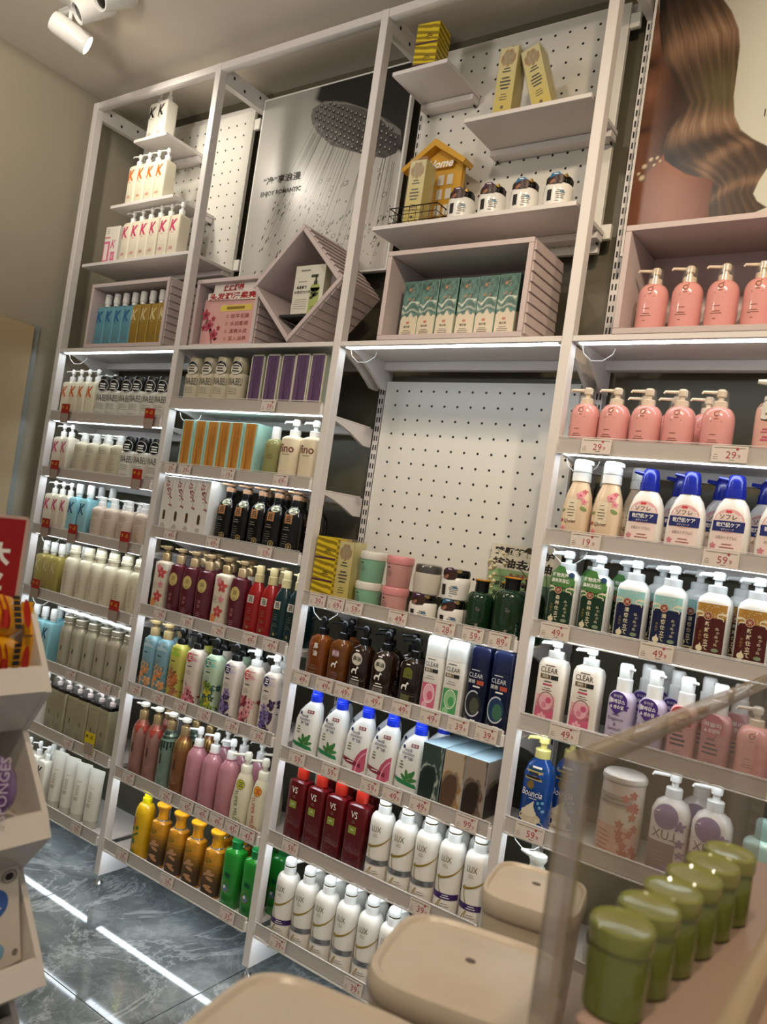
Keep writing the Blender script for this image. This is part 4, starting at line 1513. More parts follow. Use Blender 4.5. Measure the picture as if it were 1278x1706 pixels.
@kind('ginger', 'flip_bottle', 'brown and orange bottle, flared orange cap')
def f():
    P = [(0, .0250, .0200, 3), (.003, .0268, .0215, 3), (.108, .0268, .0215, 3), (.119, .0262, .0210, 3), (.124, .0200, .0170, 2.4), (.126, .0140, .0140, 2)]
    m = MB(); m.loft(P, C('ginger_orange', 'c98a22', .2, coat=.3), 28)
    L = Lab(P, mode='arc')
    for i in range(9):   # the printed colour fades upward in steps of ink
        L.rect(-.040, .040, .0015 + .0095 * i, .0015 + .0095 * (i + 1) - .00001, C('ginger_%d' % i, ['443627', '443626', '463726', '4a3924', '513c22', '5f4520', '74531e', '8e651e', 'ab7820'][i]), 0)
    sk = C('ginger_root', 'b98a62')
    for x, z, a in ((-.008, .060, .5), (.002, .050, -.6), (-.002, .066, 1.2), (.004, .062, .3), (-.002, .030, .2), (.004, .022, -.5)):
        L.leaf(x, z, .016, .008, a, sk, 2)
    L.ring(-.008, .096, .009, .007, .2, C('ginger_green', '6e6a22'), 1); L.lines(-.008, .096, .010, 2, .004, C('ginger_green', '6e6a22'), 1, .002)
    c = MB(); c.loft([(.124, .0160, .0160), (.128, .0158, .0158), (.138, .0135, .0135), (.148, .0138, .0138), (.156, .0170, .0170), (.162, .0215, .0215), (.166, .0218, .0218), (.168, .0205, .0205)], C('ginger_cap', 'e29a1c', .25, coat=.3), 24)
    n = MB(); n.loft([(.1245, .0185, .0165, 2.3), (.128, .0165, .0155, 2.2)], C('ginger_silver', 'c9c4b8', .15, metal=.8), 24)
    return [('body', m), ('neck_ring', n), ('cap', c), ('label', L.mb)]


@kind('green_bottle', 'screw_bottle', 'bright green bottle with green screw cap')
def f():
    P = [(0, .0240, .0200, 3), (.003, .0255, .0215, 3), (.070, .0270, .0225, 3.2), (.136, .0285, .0220, 3.4), (.143, .0270, .0205, 3), (.148, .0160, .0150, 2.2), (.151, .0135, .0135, 2)]
    L = Lab(P); L.text('润', -.006, .086, .011, C('green_ink', '123a3c'), 1, bold=.02); L.text('发', .004, .084, .011, C('green_ink', '123a3c'), 1, bold=.02)
    L.ring(-.003, .056, .012, .015, .12, M_GOLD, 1); L.ell(-.003, .052, .0085, .009, C('green_blue', '5b7f9c'), 1); L.ell(-.005, .055, .004, .004, M_WHITEINK, 2); L.lines(-.003, .028, .020, 2, .005, C('green_ink', '123a3c'), 1)
    c = MB(); c.loft([(.150, .0150, .0150), (.164, .0148, .0148), (.1645, .0158, .0158), (.168, .0158, .0158), (.169, .0140, .0140), (.182, .0125, .0125), (.190, .0090, .0090)], C('green_cap', '176b32', .3), 22)
    return [('body', body(P, C('green_plastic', '23852a', .2, coat=.4))), ('cap', c), ('label', L.mb)]

# --- third bay ---------------------------------------------------------------
def wavy(X, Z):
    a = np.sin((X * 1.4 + 0.55 * np.sin(Z * 5.0)) * 3 + Z * 26 + 2.0 * vnoise(X, Z, 2.5))
    t = np.clip((a + 0.15) / 0.5, 0, 1)
    c = mixc('8f7612', 'ddc227', t)
    return c


@kind('wavy_pack', 'soft_pack', 'yellow pack with wavy stripes', 'pack')
def f():
    o = carton(.062, .060, .0535, C('wavy_yellow', 'c9ab1d', .4), lambda L: (L.rect(-.031, .031, .0005, .0040, C('purple_seal', '4d2b4c'), 1), L.lines(.006, .022, .020, 2, .004, M_INK, 1, .0016)), pic=wavy, picside=wavy, nz=40, nx=40)
    return o


def golden(X, Z):
    c = mixc('d8c142', 'ddd6a0', np.clip(Z * 1.1, 0, 1))
    q = ((X - .5) / .40) ** 2 + ((Z - .84) / .125) ** 2
    ed = (np.abs(X - .5) > .44)
    k = [np.where(q < 1, mixc('8c7b55', 'c9b48a', vnoise(X, Z, 12))[i], c[i]) for i in range(3)]
    k = [np.where((q > .80) & (q < 1.0), lin('b06a2e')[i], k[i]) for i in range(3)]
    return [np.where(ed, lin('d9cfa0')[i], k[i]) for i in range(3)]


@kind('clear_carton', 'clear_carton', 'clear carton of yellow liquid, round medallion', 'box')
def f():
    def fr(L):
        L.lines(0, .106, .022, 2, .007, M_INK, 1, .0026); L.lines(0, .084, .028, 4, .008, M_INK, 1, .0034)
        L.lines(0, .046, .020, 3, .006, BROWNINK, 1, .0016); L.ell(0, .016, .004, .004, BROWNINK, 1, 12)
    o = carton(.046, .046, .157, C('yellow_liquid', 'c0ab4c', .25), fr, pic=golden, picside=lambda X, Z: mixc('c4ae40', 'd9d08e', np.clip(Z * 1.2, 0, 1)))
    m = MB(); m.box(-.0242, .0242, -.0242, .0242, .0002, .163, M_FILM)
    o.append(('film_sleeve', m))
    return o


def tub_jar(key, desc, col_, lid):
    @kind(key, 'lidded_cup', desc, 'cup')
    def f():
        P = [(0, .0265, .0265), (.002, .0275, .0275), (.055, .0310, .0310)]
        L = Lab(P, mode='arc'); ink = M_GREYINK
        L.lines(-.014, .044, .014, 1, .003, M_INK, 1, .0022); L.lines(-.012, .037, .018, 4, .004, ink, 1)
        c = MB(); c.loft([(.053, .0320, .0320), (.055, .0325, .0325), (.068, .0325, .0325), (.071, .0305, .0305)], C('cuplid_' + lid, lid, .3), 28)
        return [('cup', body(P, C('cup_' + col_, col_, .3))), ('lid', c), ('label', L.mb)]


tub_jar('cup_green', 'mint green cup, white lid', '84b596', 'dcdad0')
tub_jar('cup_pink', 'pink cup with pink lid', 'cc9691', 'd98f90')


def mask_jar(key, desc, pic1):
    @kind(key, 'hair_mask_jar', desc, 'jar')
    def f():
        P = [(0, .027, .027), (.003, .0300, .0300), (.035, .0325, .0325), (.046, .0315, .0315), (.050, .0285, .0285)]
        c = MB(); c.loft([(.049, .0275, .0275), (.051, .0290, .0290), (.064, .0290, .0290), (.067, .0270, .0270)], BLK, 28)
        for k in range(14):
            a = 2 * math.pi * k / 14
            c.box(.0286 * math.cos(a) - .001, .0286 * math.cos(a) + .001, .0286 * math.sin(a) - .001, .0286 * math.sin(a) + .001, .052, .063, M_DARK)
        L = Lab(P, mode='arc')
        L.rect(-.020, -.009, .010, .033, M_INK, 1); L.lines(.010, .031, .022, 5, .004, M_GREYINK, 1, .0016); L.rect(.008, .018, .026, .030, C('mask_blue', '4a7f9e'), 2); L.lines(.004, .009, .012, 1, .003, M_INK, 1)
        S = Lab([(.030, .0330, .0330), (.080, .0300, .0300)], mode='arc')
        pc = C('badge_' + pic1, pic1)
        S.poly([(-.020, .046), (-.016, .062), (-.004, .068), (.010, .066), (.016, .056), (.010, .046), (-.004, .044)], C('hair_brown', '3a221b'), 2)
        S.poly([(-.019, .058), (-.014, .069), (.002, .071), (.008, .066), (-.004, .063)], pc, 3)
        S.leaf(-.010, .050, .014, .008, .6, C('skin_tone', '9a6a52'), 3)
        S.lines(-.004, .067, .014, 1, .003, M_WHITEINK, 4, .0018)
        S.poly([(.012, .063), (.018, .070), (.024, .063), (.018, .060)], M_GOLD, 4)
        return [('jar', body(P, WHITE)), ('lid', c), ('label', L.mb), ('sticker', S.mb)]


mask_jar('jar_plum', 'white jar, black lid, plum sticker', '47264a')
mask_jar('jar_blue', 'white jar, black lid, blue sticker', '2f6f9e')


@kind('jar_wrapped', 'hair_mask_jar', 'shrink wrapped white jar, black lid', 'jar')
def f():
    P = [(0, .027, .027), (.003, .0300, .0300), (.038, .0325, .0325), (.048, .0305, .0305)]
    c = MB(); c.loft([(.047, .0285, .0285), (.049, .0300, .0300), (.062, .0300, .0300), (.066, .0275, .0275)], BLK, 28)
    w = MB(); w.loft([(.001, .0310, .0310), (.036, .0336, .0336), (.050, .0315, .0315), (.064, .0312, .0312), (.068, .028, .028)], M_FILM, 22)
    return [('jar', body(P, C('jar_white', 'd9d3c6', .35))), ('lid', c), ('film', w)]


def darkgreen(key, desc, h, r):
    @kind(key, 'round_bottle', desc)
    def f():
        P = rounded(r, r, h, 2, r * .52, r * .75)
        c = MB(); c.loft([(h - .002, r * .50, r * .50), (h + .020, r * .48, r * .48), (h + .0205, r * .53, r * .53), (h + .024, r * .53, r * .53)], BLK, 22)
        o = MB(); o.loft([(h + .024, r * .55, r * .55), (h + .0265, r * .55, r * .55)], C('orange_ring', 'c98a1c'), 22)
        L = Lab(P, mode='arc'); L.text('Sp', .010, h * .62, .010, M_GREYINK, 1); L.rect(.008, .014, .012, .030, M_GREYINK, 1)
        return [('body', body(P, C('dark_green_glass', '16321c', .12, coat=.4))), ('cap', c), ('cap_ring', o), ('label', L.mb)]


darkgreen('green_small', 'dark green bottle, black cap, short', .096, .030)
darkgreen('green_tall', 'dark green bottle, black cap, tall', .112, .034)


def horse(L, x, z, s, m, lev=2):
    P = [(-.9, -1), (-.7, -1), (-.55, -.2), (.25, -.2), (.35, -1), (.55, -1), (.6, .1), (.9, .75), (1.15, .55), (1.2, .75), (.85, 1.15), (.55, 1.0), (.3, .35), (-.6, .35), (-.85, .1), (-1.1, -.5), (-.95, -.1)]
    L.poly([(x + a * s, z + b * s) for a, b in P], m, lev)


def horseoil(key, desc, col_, kindn):
    @kind(key, 'pump_bottle', desc)
    def f():
        P = [(0, .0265, .0215, 4), (.003, .0285, .0230, 4), (.092, .0285, .0230, 4), (.106, .0255, .0210, 3.5), (.114, .0140, .0140, 2), (.117, .0125, .0125, 2)]
        L = Lab(P)
        if kindn == 0:
            L.vtext('馬油', .002, .096, .016, M_WHITEINK, 1, bold=.02); horse(L, -.012, .090, .005, C('horse_red', 'c05a3a'), 1); L.lines(0, .040, .020, 3, .008, M_GREYINK, 1)
        elif kindn == 1:
            L.rect(-.012, .008, .074, .090, C('h_pink', '9e6a7a'), 1); L.text('馬油', -.002, .082, .010, M_WHITEINK, 2); horse(L, -.002, .056, .008, M_WHITEINK, 1); L.lines(0, .036, .022, 4, .006, C('h_pink', '9e6a7a'), 1)
        elif kindn == 2:
            L.lines(-.004, .101, .016, 1, .004, M_WHITEINK, 1, .003); L.ell(-.002, .082, .0145, .0145, C('h_white', 'cfc8b8'), 1, 24); L.text('馬油', -.002, .083, .011, M_INK, 2, bold=.02)
            horse(L, -.004, .056, .0085, M_WHITEINK, 1); L.lines(0, .040, .024, 2, .006, M_WHITEINK, 1, .002); L.rect(-.014, .012, .012, .030, M_GREYINK, 1); L.lines(-.001, .027, .020, 4, .004, M_INK, 2)
        else:
            L.lines(-.004, .100, .016, 1, .004, M_WHITEINK, 1, .002); L.ell(-.002, .084, .012, .010, C('h_olive', '6a6a2a'), 1, 20); L.rect(-.014, .010, .070, .080, C('h_olive', '6a6a2a'), 1); horse(L, -.006, .052, .0085, M_WHITEINK, 1); L.rect(-.014, .010, .012, .034, C('h_olive2', '55552a'), 1); L.lines(-.002, .030, .018, 4, .005, M_GREYINK, 2)
        p = pump(.115, .0140, .044, BLK, style='std', reach=2.2)
        return [('body', body(P, C('amber_' + col_, col_, .12, coat=.4))), ('pump_head', p), ('label', L.mb)]


horseoil('horse_amber', 'amber bottle, white characters, black pump', '6f3a10', 0)
horseoil('horse_pinklabel', 'amber bottle, pink label, black pump', '5f350f', 1)
horseoil('horse_brown', 'dark brown bottle, round white badge', '241308', 2)
horseoil('horse_olive', 'dark brown bottle, olive label', '1d110a', 3)


def clearslab(key, desc, bcol, tcol, a1, a2):
    @kind(key, 'flip_bottle', desc)
    def f():
        P = [(0, .0225, .0165, 4), (.003, .0245, .0180, 4.5), (.130, .0245, .0180, 4.5), (.1305, .0245, .0180, 4.5)]
        c = MB(); c.loft([(.131, .0245, .0180, 4.5), (.166, .0242, .0178, 4.5), (.173, .0225, .0160, 4), (.175, .0190, .0130, 3)], C('cs_' + bcol, bcol, .2, coat=.3), 32)
        L = Lab(P); tk = C('cst_' + tcol, tcol)
        L.lines(-.004, .124, .030, 1, .003, tk, 1, .0016)
        L.text('CLEAR', -.002, .113, .0095, tk, 1, width=.034)
        if bcol.startswith('0') or bcol.startswith('1'):
            L.text('清扬', -.011, .100, .0085, M_WHITEINK, 1); L.rect(.002, .018, .095, .104, C('clear_red', 'b0503a'), 1); L.lines(.002, .090, .026, 1, .003, M_WHITEINK, 1, .0032)
            L.ell(-.001, .054, .018, .026, C('cs_art_' + a1, a1), 1, 26); L.ell(.003, .050, .011, .017, C('cs_art_' + a2, a2), 2, 20)
            L.ring(-.001, .054, .0195, .028, .12, C('silver_ring', 'bfc3c7', .2), 2, 60, 330); L.ell(-.014, .018, .005, .005, M_GREYINK, 1, 14); L.lines(.004, .020, .018, 3, .005, M_WHITEINK, 1, .0024)
        else:
            L.rect(-.019, .000, .096, .104, C('bronze_label', '6b5a33'), 1); L.rect(.001, .015, .096, .104, C('black_label', '2b2a28'), 1); L.text('清扬', -.010, .100, .006, M_WHITEINK, 2); L.lines(-.002, .087, .024, 2, .005, M_GREYINK, 1)
            L.rect(-.019, .016, .010, .072, C('cs_art_' + a1, a1), 1); L.ell(0, .050, .013, .020, C('cs_art_' + a2, a2), 2, 22); L.ell(.003, .046, .007, .010, C('cs_art_' + a1, a1), 3, 16); L.ell(-.008, .024, .007, .008, C('cs_art_' + a2, a2), 2, 16); L.ring(0, .050, .014, .021, .08, M_WHITEINK, 3)
        return [('body', body(P, C('cs_' + bcol, bcol, .2, coat=.3), 32)), ('cap', c), ('label', L.mb)]


clearslab('clear_pink', 'slim white shampoo bottle, pink artwork', 'e7e3da', '2c2a26', 'c8607c', 'e3a9b3')
clearslab('clear_green', 'slim white shampoo bottle, green artwork', 'e6e2d9', '2d2b26', '4a9a5a', '8fbf8a')
clearslab('clear_navy', 'navy shampoo bottle, dark grey emblem', '0e1430', 'cfd2d6', '24262c', '4a5040')
clearslab('clear_navyblue', 'navy shampoo bottle, blue green emblem', '0f1736', 'd2d5d9', '1f3a5c', '3f6a52')


def hs(key, desc, art):
    @kind(key, 'pump_bottle', desc)
    def f():
        P = [(0, .0320, .0200, 3), (.003, .0345, .0215, 3), (.050, .0350, .0220, 3), (.090, .0335, .0220, 2.8, .0012), (.112, .0290, .0210, 2.6, .0050), (.126, .0225, .0190, 2.4, .0100), (.134, .0170, .0165, 2.1, .0125), (.138, .0145, .0145, 2, .0130), (.141, .0138, .0138, 2, .0130)]
        L = Lab(P)
        L.rect(.006, .0235, .1115, .119, C('hs_red', '7a2432'), 1); L.text('氨净', .015, .1152, .005, M_WHITEINK, 2, width=.013)
        nv = C('hs_navy', '27335c')
        L.ell(-.013, .108, .0042, .0042, nv, 1, 14); L.text('head&', .001, .1035, .0068, nv, 1, width=.020); L.text('shoulders', .001, .0955, .0072, nv, 1, width=.032); L.text('海飞丝', .003, .0855, .0078, nv, 1, bold=.01)
        L.lines(-.013, .075, .011, 3, .0065, C('hs_olive', '6d7350'), 1, .0030)
        if art == 'green':
            g, g2 = C('hs_green', '1f7a45'), C('hs_leaf', '3d7a3c')
            L.poly([(-.0315, .040), (.026, .033), (.030, .024), (-.0315, .030)], g, 1)
            for a, x, z in ((.9, .010, .048), (1.8, .004, .050), (.2, .018, .040), (2.5, -.002, .042), (1.2, .018, .052)):
                L.leaf(x, z, .022, .0085, a, g2, 2)
            L.ring(.010, .014, .012, .010, .18, M_GREYINK, 1, 180, 360); L.lines(-.018, .016, .014, 3, .004, M_GREYINK, 1)
        else:
            g = C('hs_pink', 'b5506a'); w = C('hs_wine', '7d2236')
            L.poly([(.031, .074), (.020, .066), (.010, .052), (.004, .036), (.002, .012), (.016, .010), (.031, .022)], g, 1)
            L.curve((.030, .062), (.014, .050), (.010, .014), .003, C('hs_pale', 'd893a4'), 2)
            L.poly([(-.0315, .044), (.022, .036), (.022, .026), (-.0315, .033)], w, 2); L.lines(-.006, .036, .030, 1, .003, M_WHITEINK, 3, .0018); L.lines(-.018, .020, .014, 3, .004, M_GREYINK, 1)
        L.lines(.010, .0055, .016, 1, .003, nv, 1)
        m = MB()
        z = .139
        m.loft([(z, .0150, .0150), (z + .014, .0150, .0150), (z + .0145, .0140, .0140), (z + .018, .0140, .0140), (z + .019, .0130, .0130), (z + .034, .0122, .0122), (z + .037, .0105, .0105)], C('cobalt', '1430c0', .25, coat=.3), 22, .0130)
        m.tube([(.016, .004, z + .031), (.030, .020, z + .031)], .005, C('cobalt', '1430c0', .25, coat=.3), 8, .003)
        return [('body', body(P, C('hs_white', 'e6e5df', .22, coat=.3), 32)), ('pump_head', m), ('label', L.mb)]


hs('hs_green', 'white curved bottle, green leaves, blue pump', 'green')
hs('hs_pink', 'white curved bottle, wine red swirl, blue pump', 'pink')


def swirl(c1, c2, c3):
    def g(X, Z):
        n = vnoise(X + .3 * vnoise(X, Z, 4), Z + .5 * vnoise(Z, X, 2), 1.5, 4)
        t = np.clip((n - .40) / .16, 0, 1)
        c = mixc(c1, c2, t)
        r = np.exp(-((n - .52) / .02) ** 2)
        c = [c[i] * (1 - r) + lin(c3)[i] * r for i in range(3)]
        b = Z < .12
        return [np.where(b, lin('bcb29c')[i], c[i]) for i in range(3)]
    return g


def swirlbox(key, desc, c1, c2, c3):
    @kind(key, 'tall_carton', desc, 'box')
    def f():
        return carton(.052, .130, .137, C('box_slate', '8ba0a8', .3), lambda L: L.lines(-.004, .011, .026, 2, .004, M_GREYINK, 1), pic=swirl(c1, c2, c3), picside=swirl(c1, c2, c3), nz=60, nx=24)


swirlbox('swirl_green', 'carton with dark green marbled print', '1c2a26', '34463f', 'a9b5aa')
swirlbox('swirl_gold', 'carton with beige and gold smoke print', '5a4230', 'b5a48e', '96692e')
swirlbox('swirl_brown', 'carton with taupe and black smoke print', '2e2119', '9a8a7c', '5a4434')


@kind('vs_red', 'slab_bottle', 'dark red square shouldered bottle, white monogram')
def f():
    P = [(0, .0245, .0185, 6), (.003, .0262, .0200, 7), (.140, .0270, .0205, 7), (.146, .0262, .0198, 6), (.149, .0200, .0165, 4), (.151, .0130, .0130, 2), (.154, .0125, .0125, 2)]
    L = Lab(P)
    L.text('VS', -.003, .126, .015, M_WHITEINK, 1, sx=.8); L.lines(-.003, .112, .010, 2, .004, M_GREYINK, 1)
    L.rect(-.014, .007, .083, .100, C('vs_lime', '8d9a3e'), 1); L.lines(-.004, .092, .014, 1, .004, M_WHITEINK, 2, .0016)
    L.lines(-.004, .060, .012, 1, .004, C('vs_faint', '8a4a4a'), 1); L.ring(-.004, .040, .009, .012, .08, C('vs_faint', '8a4a4a'), 1, 20, 340); L.lines(-.004, .020, .014, 2, .005, C('vs_faint', '8a4a4a'), 1)
    c = MB(); c.loft([(.152, .0150, .0150), (.176, .0150, .0150), (.181, .0140, .0140), (.183, .0110, .0110)], C('vs_cap', 'a8271a', .25), 22)
    return [('body', body(P, C('vs_red', '5c0c10', .22, coat=.4), 32)), ('cap', c), ('label', L.mb)]


def lux(key, desc, band, mirror=False):
    @kind(key, 'pump_bottle', desc)
    def f():
        P = [(0, .0275, .0275), (.003, .0292, .0292), (.030, .0288, .0288), (.075, .0278, .0278), (.120, .0285, .0285), (.133, .0282, .0282), (.141, .0262, .0262), (.146, .0225, .0225), (.148, .0150, .0150), (.152, .0140, .0140)]
        L = Lab(P, mode='arc')
        gd = C('lux_gold', 'a58c36', .3, metal=.3)
        L.text('LUX', -.002, .118, .0125, C('lux_ink', '6b5f2c', .3), 1, width=.024); L.lines(-.002, .106, .014, 2, .004, C('lux_ink2', 'a59c7c'), 1)
        L.curve((-.020, .077), (.012, .079), (.042, .110), .0056, gd, 2, 16, .0016)
        L.curve((-.014, .084), (-.018, .060), (-.004, .046), .0020, gd, 2)
        L.curve((-.004, .034), (-.014, .018), (-.018, .004), .0020, gd, 1); L.curve((-.002, .034), (-.008, .020), (-.010, .004), .0014, gd, 1)
        bm = C('lux_purple', '3c2262', .3) if band == 'purple' else C('lux_silver', '8f9296', .25, metal=.5)
        z0 = .036 if band == 'purple' else .040
        L.rect(-.036, .036, z0, z0 + .012, bm, 3)
        L.lines(.006, z0 + .0085, .020, 2, .0045, M_WHITEINK if band == 'purple' else M_INK, 4, .0017)
        L.lines(.006, .027, .022, 2, .005, M_GREYINK, 1); L.lines(.006, .012, .014, 2, .0045, M_INK, 1, .0016)
        g = MB(); g.loft([(.166, .0140, .0140), (.169, .0140, .0140)], C('lux_ring', '7a6c48', .25, metal=.5), 22)
        m = MB()
        m.loft([(.150, .0150, .0150), (.1655, .0148, .0148), (.166, .0136, .0136), (.169, .0136, .0136), (.1695, .0142, .0142), (.181, .0142, .0142), (.1845, .0120, .0120)], WHITE, 24)
        m.tube([(.006, .004, .176), (.022, .022, .179)], .006, WHITE, 8, .0035)
        return [('body', body(P, C('lux_white', 'ebe7de', .25, coat=.3), 32)), ('pump_head', m), ('ring', g), ('label', L.mb)]


lux('lux_silver', 'white bottle, gold ribbon, silver band', 'silver')
lux('lux_purple', 'white bottle, gold ribbon, purple band', 'purple')


@kind('goldcap', 'pump_bottle', 'white bottle with brass gold pump')
def f():
    P = rounded(.031, .026, .132, 2.6, .016, .014)
    L = Lab(P); L.ring(-.002, .092, .016, .016, .12, C('gc_ink', '5a4a5a'), 1, 30, 320); L.curve((-.016, .076), (.004, .088), (.018, .104), .0022, C('gc_ink', '5a4a5a'), 1)
    return [('body', body(P, C('gc_white', 'e4e2dc', .2, coat=.3))), ('pump_head', pump(.130, .0145, .050, C('brass', 'b99c58', .25, metal=.6), style='std', nz=(-.9, -.3))), ('label', L.mb)]


@kind('shadow_bottle', 'pump_bottle', 'pale tall bottle standing deep in the shelf')
def f():
    P = rounded(.027, .024, .150, 2.4, .015, .03)
    return [('body', body(P, C('pale_grey_bottle', 'c9cabb', .3))), ('pump_head', pump(.148, .014, .036, C('pale_cap', 'b9baae', .3), style='plain'))]


def waves(X, Z):
    n = Z + .02 * np.sin(X * 6 + 1) + .12 * (vnoise(X, Z * 2, 4) - .5) - .03 * X
    t = np.clip(vnoise(X * 1.2, n * 2.2, 5, 4) * 1.5 - .25, 0, 1)
    c = mixc('12362c', '5a8478', t)
    w = np.exp(-((n - .58) / .014) ** 2) + .6 * np.exp(-((n - .47) / .02) ** 2)
    w = np.clip(w, 0, 1)
    c = [c[i] * (1 - w) + lin('d9dccb')[i] * w for i in range(3)]
    low = n < .37 + .03 * np.sin(X * 14)
    c = [np.where(low, lin('cfc3aa')[i], c[i]) for i in range(3)]
    for cx, cz, rx, rz in ((.48, .86, .20, .035), (.46, .69, .22, .022)):
        q = ((X - cx) / rx) ** 2 + ((Z - cz) / rz) ** 2
        c = [np.where((q < 1) & (vnoise(X, Z, 20, 1) > .42), lin('b5794a')[i], c[i]) for i in range(3)]
    q = ((X - .45) / .10) ** 2 + ((Z - .275) / .028) ** 2
    c = [np.where(q < 1, lin('b5654a')[i], c[i]) for i in range(3)]
    return c


@kind('wave_box', 'tall_carton', 'green carton with ocean wave print', 'box')
def f():
    def side(X, Z):
        c = mixc('123228', '3a5f50', vnoise(X, Z, 4))
        return [np.where(Z < .38 + .12 * X, lin('c4b79c')[i], c[i]) for i in range(3)]
    return carton(.0485, .056, .138, C('box_teal', '7da397', .35), lambda L: (L.text('植光集', -.003, .029, .0055, M_INK, 1), L.lines(-.003, .020, .028, 3, .004, M_GREYINK, 1)), pic=waves, picside=side, nz=70, nx=26)


# --- rightmost bay --------------------------------------------------------------
def pinkb(key, desc, rough=.15):
    @kind(key, 'pump_bottle', desc)
    def f():
        P = rounded(.0290, .0290, .100, 2.1, .0135, .026)
        L = Lab(P); bk = C('pk_brown', '8a5a44')
        for a, b in (((-.009, .094), (.011, .094)), ((.011, .094), (.011, .070)), ((.011, .070), (-.009, .070)), ((-.009, .070), (-.009, .094))):
            L.band([a, b], .0006, bk, 1)
        L.ring(.001, .085, .0052, .0052, .35, bk, 1, 60, 400); L.band([(.003, .089), (.0062, .0935)], .0014, bk, 1); L.lines(.001, .0755, .012, 1, .003, bk, 1, .0012)
        L.lines(-.002, .046, .018, 1, .004, bk, 1); L.lines(-.002, .036, .022, 2, .004, bk, 1); L.lines(-.004, .022, .008, 1, .004, bk, 1)
        m = pump(.098, .0130, .036, C('pk_pump', 'e6d5bd', .25), style='std', reach=2.5)
        d = MB(); d.loft([(.099, .0165, .0165), (.118, .0140, .0140), (.130, .0130, .0130), (.134, .0080, .0080)], M_FILM, 18)
        return [('body', body(P, C('pink_lotion', 'de9d97', rough, coat=.5))), ('pump_head', m), ('clear_guard', d), ('label', L.mb)]


pinkb('pink_pump', 'glossy salmon pink bottle, cream pump')


@kind('foam_bottle', 'pump_bottle', 'pale pink bottle with cloud shaped sticker')
def f():
    P = rounded(.031, .027, .112, 2.6, .020, .024)
    L = Lab(P); L.lines(-.006, .060, .018, 2, .005, C('foam_red', 'c0506a'), 1, .0022); L.lines(-.006, .046, .016, 2, .005, C('foam_red', 'c0506a'), 1, .003); L.flower(.016, .034, .012, C('foam_pink', 'd98a94'), None, 5, 1); L.flower(.008, .016, .010, C('foam_pink', 'd98a94'), None, 5, 1)
    S = Lab([(.06, .0325, .0290), (.125, .0300, .0275)])
    bx = C('cloud_white', 'dcd8cc')
    for x, z, r in ((-.018, .090, .011), (-.006, .099, .013), (.010, .100, .013), (.019, .091, .010), (.004, .088, .014), (-.010, .087, .010)):
        S.ell(x, z, r + .0015, r + .0015, M_INK, 1, 18); S.ell(x, z, r, r, bx, 2, 18)
    S.lines(.002, .095, .026, 2, .008, C('cloud_brown', '8b6a4a'), 3, .0040)
    for i in range(3):
        S.rect(-.006 + .006 * i, -.002 + .006 * i, .078, .083, M_INK, 3)
    m = MB(); m.loft([(.110, .0205, .0205), (.122, .0200, .0200), (.123, .0150, .0150), (.144, .0140, .0140), (.145, .0180, .0180), (.152, .0170, .0170)], C('foam_cap', 'e2dccc', .25), 22)
    m.tube([(-.006, -.003, .148), (-.032, -.012, .148)], .007, C('foam_cap', 'e2dccc', .25), 8, .004)
    return [('body', body(P, C('foam_pinkbody', 'dcae9f', .22, coat=.3))), ('pump_head', m), ('label', L.mb), ('sticker', S.mb)]


@kind('cherry', 'flip_bottle', 'cream bottle with cherry blossoms, white cap')
def f():
    P = [(0, .0260, .0215, 3), (.003, .0280, .0235, 3.2), (.072, .0280, .0235, 3.2), (.100, .0240, .0210, 2.8), (.122, .0175, .0170, 2.2), (.128, .0165, .0165)]
    L = Lab(P); pk, rd, gr = C('ch_pink', 'd98a94'), C('ch_red', 'b04a4a'), C('ch_green', '7f8f5a')
    L.rect(-.016, .006, .046, .090, C('ch_panel', 'dccfb4'), 1); L.lines(-.005, .082, .012, 1, .004, BROWNINK, 2); L.lines(-.005, .074, .016, 4, .006, BROWNINK, 2, .0014); L.text('Quiet', -.005, .045, .0085, BROWNINK, 2, slant=.3)
    for x, z, r in ((.010, .098, .009), (.018, .086, .006), (.016, .106, .005), (-.018, .030, .006), (-.010, .018, .005), (.006, .018, .007), (-.022, .046, .004)):
        L.flower(x, z, r, pk if r > .0055 else rd, rd, 5, 2)
    L.leaf(.018, .072, .014, .008, -.5, gr, 1); L.leaf(-.022, .066, .010, .006, .5, gr, 1)
    c = MB(); c.loft([(.127, .0190, .0190), (.143, .0188, .0188), (.1435, .0178, .0178), (.1455, .0178, .0178), (.146, .0188, .0188), (.166, .0184, .0184), (.171, .0165, .0165)], WHITE, 26); c.cbox(.004, .022, -.007, .004, .160, .170, .002, WHITE)
    return [('body', body(P, C('cherry_body', 'dcc3a4', .25, coat=.3))), ('cap', c), ('label', L.mb)]


